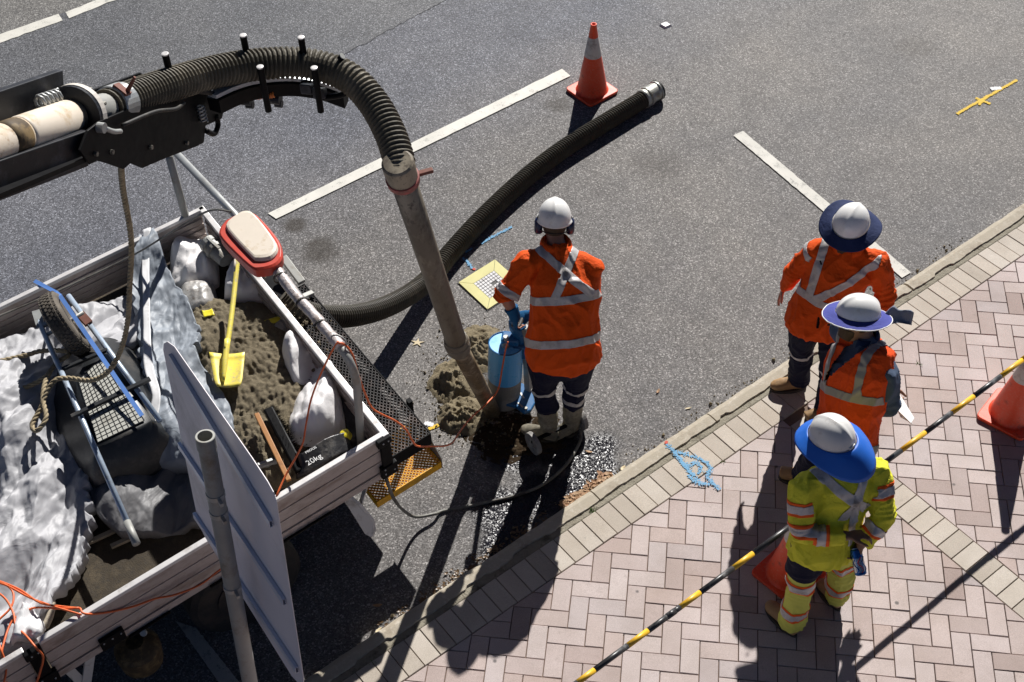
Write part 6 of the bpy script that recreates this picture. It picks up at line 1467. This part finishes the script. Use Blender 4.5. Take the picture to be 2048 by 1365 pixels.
def crumbs(name, n, pick, m, lab, cat='soil'):
    r_ = random.Random(n); vs, fs = [], []
    for _ in range(n):
        c_ = pick(r_); s_ = r_.uniform(.003, .009) * (2.2 if r_.random() < .06 else 1); k0 = len(vs)
        R3 = Matrix.Rotation(r_.random() * 6, 3, 'X') @ Matrix.Rotation(r_.random() * 6, 3, 'Z')
        for q_ in ((1, 0, 0), (-1, 0, 0), (0, 1, 0), (0, -1, 0), (0, 0, 1), (0, 0, -1)): vs.append(c_ + V((0, 0, s_ * .4)) + (R3 @ V(q_)) * s_ * r_.uniform(.6, 1.1))
        fs += [(k0 + a, k0 + b_, k0 + c__) for a, b_, c__ in ((0, 2, 4), (2, 1, 4), (1, 3, 4), (3, 0, 4), (2, 0, 5), (1, 2, 5), (3, 1, 5), (0, 3, 5))]
    rehome(obj(name, (vs, fs), m, label=lab, cat=cat, kind='stuff'))
def near(cs):
    def f(r_):
        x, y, s_ = r_.choice(cs); c_ = at(x, y, ROADZ); a = r_.random() * 6.283; d = abs(r_.gauss(.6, .32)) * s_
        return V((c_.x + math.cos(a) * d, c_.y + math.sin(a) * d, ROADZ))
    return f
crumbs('soil_crumbs', 1500, near([(908, 764, .26), (925, 838, .24), (958, 700, .28), (1000, 860, .2)]), M['dirtm'], 'loose soil crumbs scattered round the heaps by the suction pipe')
crumbs('grit', 380, lambda r_: kn(r_.uniform(-2, 3.5), .50 + abs(r_.gauss(0, .05)), ROADZ), M['dirtm'], 'fine grit lying along the gutter', 'grit')
crumbs('sand_lumps', 1100, (lambda r_: (lambda q: q)(at(r_.gauss(545, 50), r_.gauss(745, 62), 1.03))), M['sand'], 'small lumps of sand on the heap in the tray', 'sand')
M['mudwet'] = sandmat('wet_mud', (.030, .019, .010), (.055, .036, .02))
mound('wet_mud', (1030, 872), ROADZ, .018, 5, 'thin dark wet mud around the drill wheels', .30, 'mudwet', 1.2, .8, .2)
# ================================================================ service cover with yellow frame
M['framey'] = paint('pale_yellow_paint', (.66, .62, .26), .33, (.30, .27, .16), 20)
M['tilew'] = mat('white_grate_tile', (.66, .65, .66), .06, 12, .6, dirt=(.45, .43, .41), dscale=12, dth=.58)
z0 = ROADZ + .006
# solve square from photo corners
c0, c1, c3 = at(917, 566, z0), at(990, 520, z0), at(975, 620, z0)
ux = (c1 - c0); uy = (c3 - c0); c2 = c0 + ux + uy
sc_ = empty('service_cover', (c0 + c2) / 2 - V((0, 0, .006)), 'yellow framed service cover with a white grid set in the asphalt by the bending man', 'service cover')
def q2(u_, v_, z=0): return c0 + ux * u_ + uy * v_ + V((0, 0, z))
obj('dark_surround', prism([q2(-.02, -.02, -.003), q2(1.02, -.02, -.003), q2(1.02, 1.02, -.003), q2(-.02, 1.02, -.003)], (0, 0, .002)), M['rubber'], sc_)
I0, I1, K0, K1 = .22, .78, .24, .80
for a in (((0, 0), (1, 0), (I1, K0), (I0, K0)), ((1, 0), (1, 1), (I1, K1), (I1, K0)), ((1, 1), (0, 1), (I0, K1), (I1, K1)), ((0, 1), (0, 0), (I0, K0), (I0, K1))):
    cen = V((sum(p_[0] for p_ in a) / 4, sum(p_[1] for p_ in a) / 4, 0))
    obj('frame_section', prism([q2(cen.x + (p_[0] - cen.x) * .985, cen.y + (p_[1] - cen.y) * .985) for p_ in a], (0, 0, .006)), M['framey'], sc_)
obj('grate_bed', prism([q2(I0, K0), q2(I1, K0), q2(I1, K1), q2(I0, K1)], (0, 0, .001)), M['rubber'], sc_)
n_ = 8
for i in range(n_):
    for j in range(n_ - 1):
        if i in (4, 5) and j == 3: continue
        du = (I1 - I0) / n_; dv = (K1 - K0) / (n_ - 1); a, b_ = I0 + du * i + du * .1, K0 + dv * j + dv * .1
        obj('grate_tile', prism([q2(a, b_, .001), q2(a + du * .8, b_, .001), q2(a + du * .8, b_ + dv * .8, .001), q2(a, b_ + dv * .8, .001)], (0, 0, .005)), M['tilew'], sc_)
# ================================================================ spray marks, small things on the ground
def spray(name, strokes, m, wd, z, lab, dens=900, seed=1, cat='paint mark'):
    r_ = random.Random(seed); vs, fs = [], []
    for st_ in strokes:
        P_ = smoothpath([at(x, y, z) for x, y in st_], 6)
        for i in range(len(P_) - 1):
            L_ = (P_[i + 1] - P_[i]).length; t = (P_[i + 1] - P_[i]).normalized(); s_ = V((-t.y, t.x, 0))
            for _ in range(max(1, int(L_ * dens))):
                o_ = r_.gauss(0, .42); o_ = max(-1.5, min(1.5, o_)); c_ = P_[i].lerp(P_[i + 1], r_.random()) + s_ * o_ * wd
                rr_ = r_.uniform(.0022, .0062) * (1.2 - .5 * abs(o_)); n0 = len(vs); a0 = r_.random() * 6
                zz = r_.uniform(0, .0005)
                for k in range(5): vs.append(c_ + V((math.cos(a0 + k * 1.2566) * rr_, math.sin(a0 + k * 1.2566) * rr_, zz)))
                fs.append(tuple(range(n0, n0 + 5)))
    return rehome(obj(name, (vs, fs), m, label=lab, cat=cat, kind='stuff'))
M['blue_spray'] = mat('blue_spray', (.16, .38, .60), .1, 30, .8, bump=0); M['yellow_spray'] = mat('yellow_spray', (.75, .50, .04), .1, 30, .8, bump=0)
M['white_spray'] = mat('white_spray', (.8, .8, .8), .05, 30, .8, bump=0); M['red_spray'] = mat('red_spray', (.60, .09, .06), .1, 30, .8, bump=0)
zp_ = .0062
spray('blue_spray_mark', [[(1332, 888), (1350, 905), (1372, 935), (1402, 966)], [(1356, 905), (1385, 912), (1412, 925), (1422, 938), (1412, 950)], [(1365, 925), (1378, 932), (1392, 925), (1402, 936), (1396, 948)], [(1376, 950), (1400, 968), (1425, 966)], [(1412, 950), (1425, 966), (1440, 980)], [(1350, 903), (1362, 922), (1388, 952)]], M['blue_spray'], .024, zp_, 'blue sprayed arrow mark across the kerb and cream pavers', 640, 2)
spray('red_spray_dot', [[(1331, 884), (1334, 886)]], M['red_spray'], .012, zp_ + .001, 'small red paint dot on the kerb beside the blue arrow mark', 12000, 3)
zr = ROADZ + .006
spray('blue_spray_mark', [[(962, 488), (985, 474), (1024, 454)], [(925, 516), (935, 524), (944, 537)], [(930, 505), (945, 497)]], M['blue_spray'], .016, zr, 'faint broken blue spray line on the asphalt above the service cover', 750, 4)
spray('red_spray_dot', [[(946, 538), (950, 539)]], M['red_spray'], .008, zr, 'tiny red paint dot at the corner of the service cover', 5000, 5)
spray('yellow_spray_mark', [[(1914, 228), (1945, 210), (1985, 188), (2034, 160)], [(1952, 196), (1966, 202), (1980, 208)], [(1958, 210), (1968, 198), (1976, 192)]], M['yellow_spray'], .017, zr, 'yellow sprayed line with a small cross at the upper right of the road', 2000, 6)
spray('white_spray_dot', [[(1982, 178), (2002, 176)]], M['white_spray'], .024, zr + .001, 'white sprayed blob beside the yellow sprayed line', 9000, 7)
spray('yellow_spray_mark', [[(858, 858), (886, 846)], [(925, 805), (930, 808)]], M['yellow_spray'], .014, zr, 'short yellow spray mark between the yellow step and the soil heap', 6000, 8)
spray('white_spray_dot', [[(850, 846), (866, 850)]], M['white_spray'], .018, zr + .001, 'white sprayed blob next to the corner of the black deck', 8000, 9)
rp0 = at(1331, 52, ROADZ)
rehome(obj('road_marker', (lambda c: ([c + V((x, y, z)) for z, k in ((0, 1), (.018, .72)) for x, y in ((-.0, -.055 * k), (.062 * k, 0), (0, .055 * k), (-.062 * k, 0))], [(0, 1, 5, 4), (1, 2, 6, 5), (2, 3, 7, 6), (3, 0, 4, 7), (4, 5, 6, 7), (3, 2, 1, 0)]))(rp0), M['helmet'], label='small white raised marker stuck to the road near the top of the photo', cat='road marker'))
# leaves: curled little blades, each its own thing
M['leaf'] = mat('dry_leaf', (.42, .27, .15), .3, 40, .7, dirt=(.30, .15, .07), dscale=20, dth=.5, bump=.2); M['leaf2'] = mat('pale_dry_leaf', (.60, .50, .32), .2, 40, .7, bump=.2); M['leafd'] = mat('dark_wet_leaf', (.12, .07, .03), .3, 40, .4, bump=.2)
def leafmesh(c, L, W_, a, curl, r_):
    d = V((math.cos(a), math.sin(a), 0)); s_ = V((-d.y, d.x, 0)); vs, fs = [], []; n = 6
    for i in range(n + 1):
        t = i / n; wv_ = W_ * math.sin(math.pi * (t * .92 + .04)) ** .8; z = curl * (2 * t - 1) ** 2 + .002
        for j in (-1, 0, 1): vs.append(c + d * L * (t - .5) + s_ * wv_ * j * .5 + V((0, 0, z + (.35 * curl if j else 0) * (wv_ / W_) + r_.uniform(0, .002))))
    for i in range(n):
        for j in range(2): k = i * 3 + j; fs.append((k, k + 3, k + 4, k + 1))
    return vs, fs
def leaf(px, py, z, L, W_, a, curl, m, lab, grp=None):
    return rehome(obj('dry_leaf', leafmesh(at(px, py, z), L, W_, a, curl, rnd), m, smooth=True, solid=.0008, label=lab, cat='leaf', group=grp))
for (x, y, L_, W_, a, lab) in ((755, 1212, .06, .022, .2, 'single brown curled leaf on the road in the truck shadow gap'), (1316, 784, .045, .02, 1.2, 'small tan leaf on the road to the right of the wet patch'), (1376, 818, .05, .012, .4, 'thin pale leaf on the road near the kerb by the blue mark'),
                            (1178, 905, .05, .018, -.1, 'tan leaf lying in the wet sparkling patch'), (1246, 938, .045, .03, 1.0, 'pale leaf at the gutter edge of the wet patch'), (757, 1262, .05, .02, .9, 'pale leaf against the kerb below the truck shadow'), (722, 1290, .05, .02, .3, 'yellowish leaf in the gutter at the lower edge')):
    leaf(x, y, ROADZ, L_, W_, a, .008, M['leaf2'] if 'pale' in lab or 'yellow' in lab else M['leaf'], lab)
star = at(835, 686, ROADZ + .002); pts = []
for k in range(10):
    a = math.pi * 2 * k / 10 + .3; r = .05 if k % 2 == 0 else .016; pts.append(star + V((math.cos(a) * r * 1.1, math.sin(a) * r * .9, .0)))
rehome(obj('star_leaf', prism(pts, (0, 0, .004)), M['leaf2'], label='pale star shaped leaf on the road between the black deck and the suction pipe', cat='leaf'))
rl = random.Random(5); gs = []
for _ in range(150):
    t = rl.random(); k = -.62 + (rl.random() ** 1.4) * .42 - .0; n_ = .50 + abs(rl.gauss(0, .028))
    c_ = kn(k, n_, ROADZ + .004 + rl.random() * .018); gs.append(leafmesh(c_, rl.uniform(.03, .055), rl.uniform(.018, .03), rl.random() * 6.3, rl.uniform(.002, .012), rl))
rehome(obj('leaf_litter', merge(*gs), M['leaf'], smooth=True, label='clump of dry brown leaves in the gutter beside the wet patch', cat='leaf litter', kind='stuff'))
gs = []
for _ in range(130):
    k = rl.uniform(-2.1, -.75); n_ = .50 + abs(rl.gauss(0, .04)); c_ = kn(k, n_, ROADZ + .004); gs.append(leafmesh(c_, rl.uniform(.015, .045), rl.uniform(.008, .02), rl.random() * 6.3, rl.uniform(.001, .008), rl))
rehome(obj('leaf_litter', merge(*gs), M['leafd'], smooth=True, label='dark scattered leaf crumbs along the shaded gutter', cat='leaf litter', kind='stuff'))
# weeds in the joints
M['weed'] = mat('weed_green', (.09, .17, .03), .3, 40, .6, bump=0)
def weed(px, py, n, lab, ln=.03):
    c_ = at(px, py, .0); g = []
    for _ in range(n):
        a = rl.random() * 6.3; o_ = c_ + V((rl.uniform(-.018, .018), rl.uniform(-.012, .012), -.004)); d_ = V((math.cos(a), math.sin(a), rl.uniform(.3, 1.1))) * ln * rl.uniform(.4, 1); s_ = d_.orthogonal().normalized() * .003
        g.append(([o_ - s_, o_ + s_, o_ + d_ * .6 + s_, o_ + d_], [(0, 1, 2, 3)]))
    rehome(obj('weed', merge(*g), M['weed'], label=lab, cat='weed', kind='stuff'))
weed(1838, 728, 12, 'small green weed in a paver joint right of the man in the vest'); weed(1186, 1022, 30, 'green weeds in the kerb joint near the blue mark', .022); weed(1446, 926, 16, 'green weed at the cracked cream paver', .022); weed(745, 1326, 12, 'tiny weed at the kerb joint near the lower edge', .02)
# parking line in the shade under the truck
stripe('parking_bay_line', [(352, 1243), (392, 1256), (500, 1392), (462, 1400)], z2, M['line2'], seed=60)
stripe('parking_bay_line', [(1010, 960), (1010, 962), (1012, 962), (1012, 960)], z2 - 10, M['line2'], seed=61) if False else None
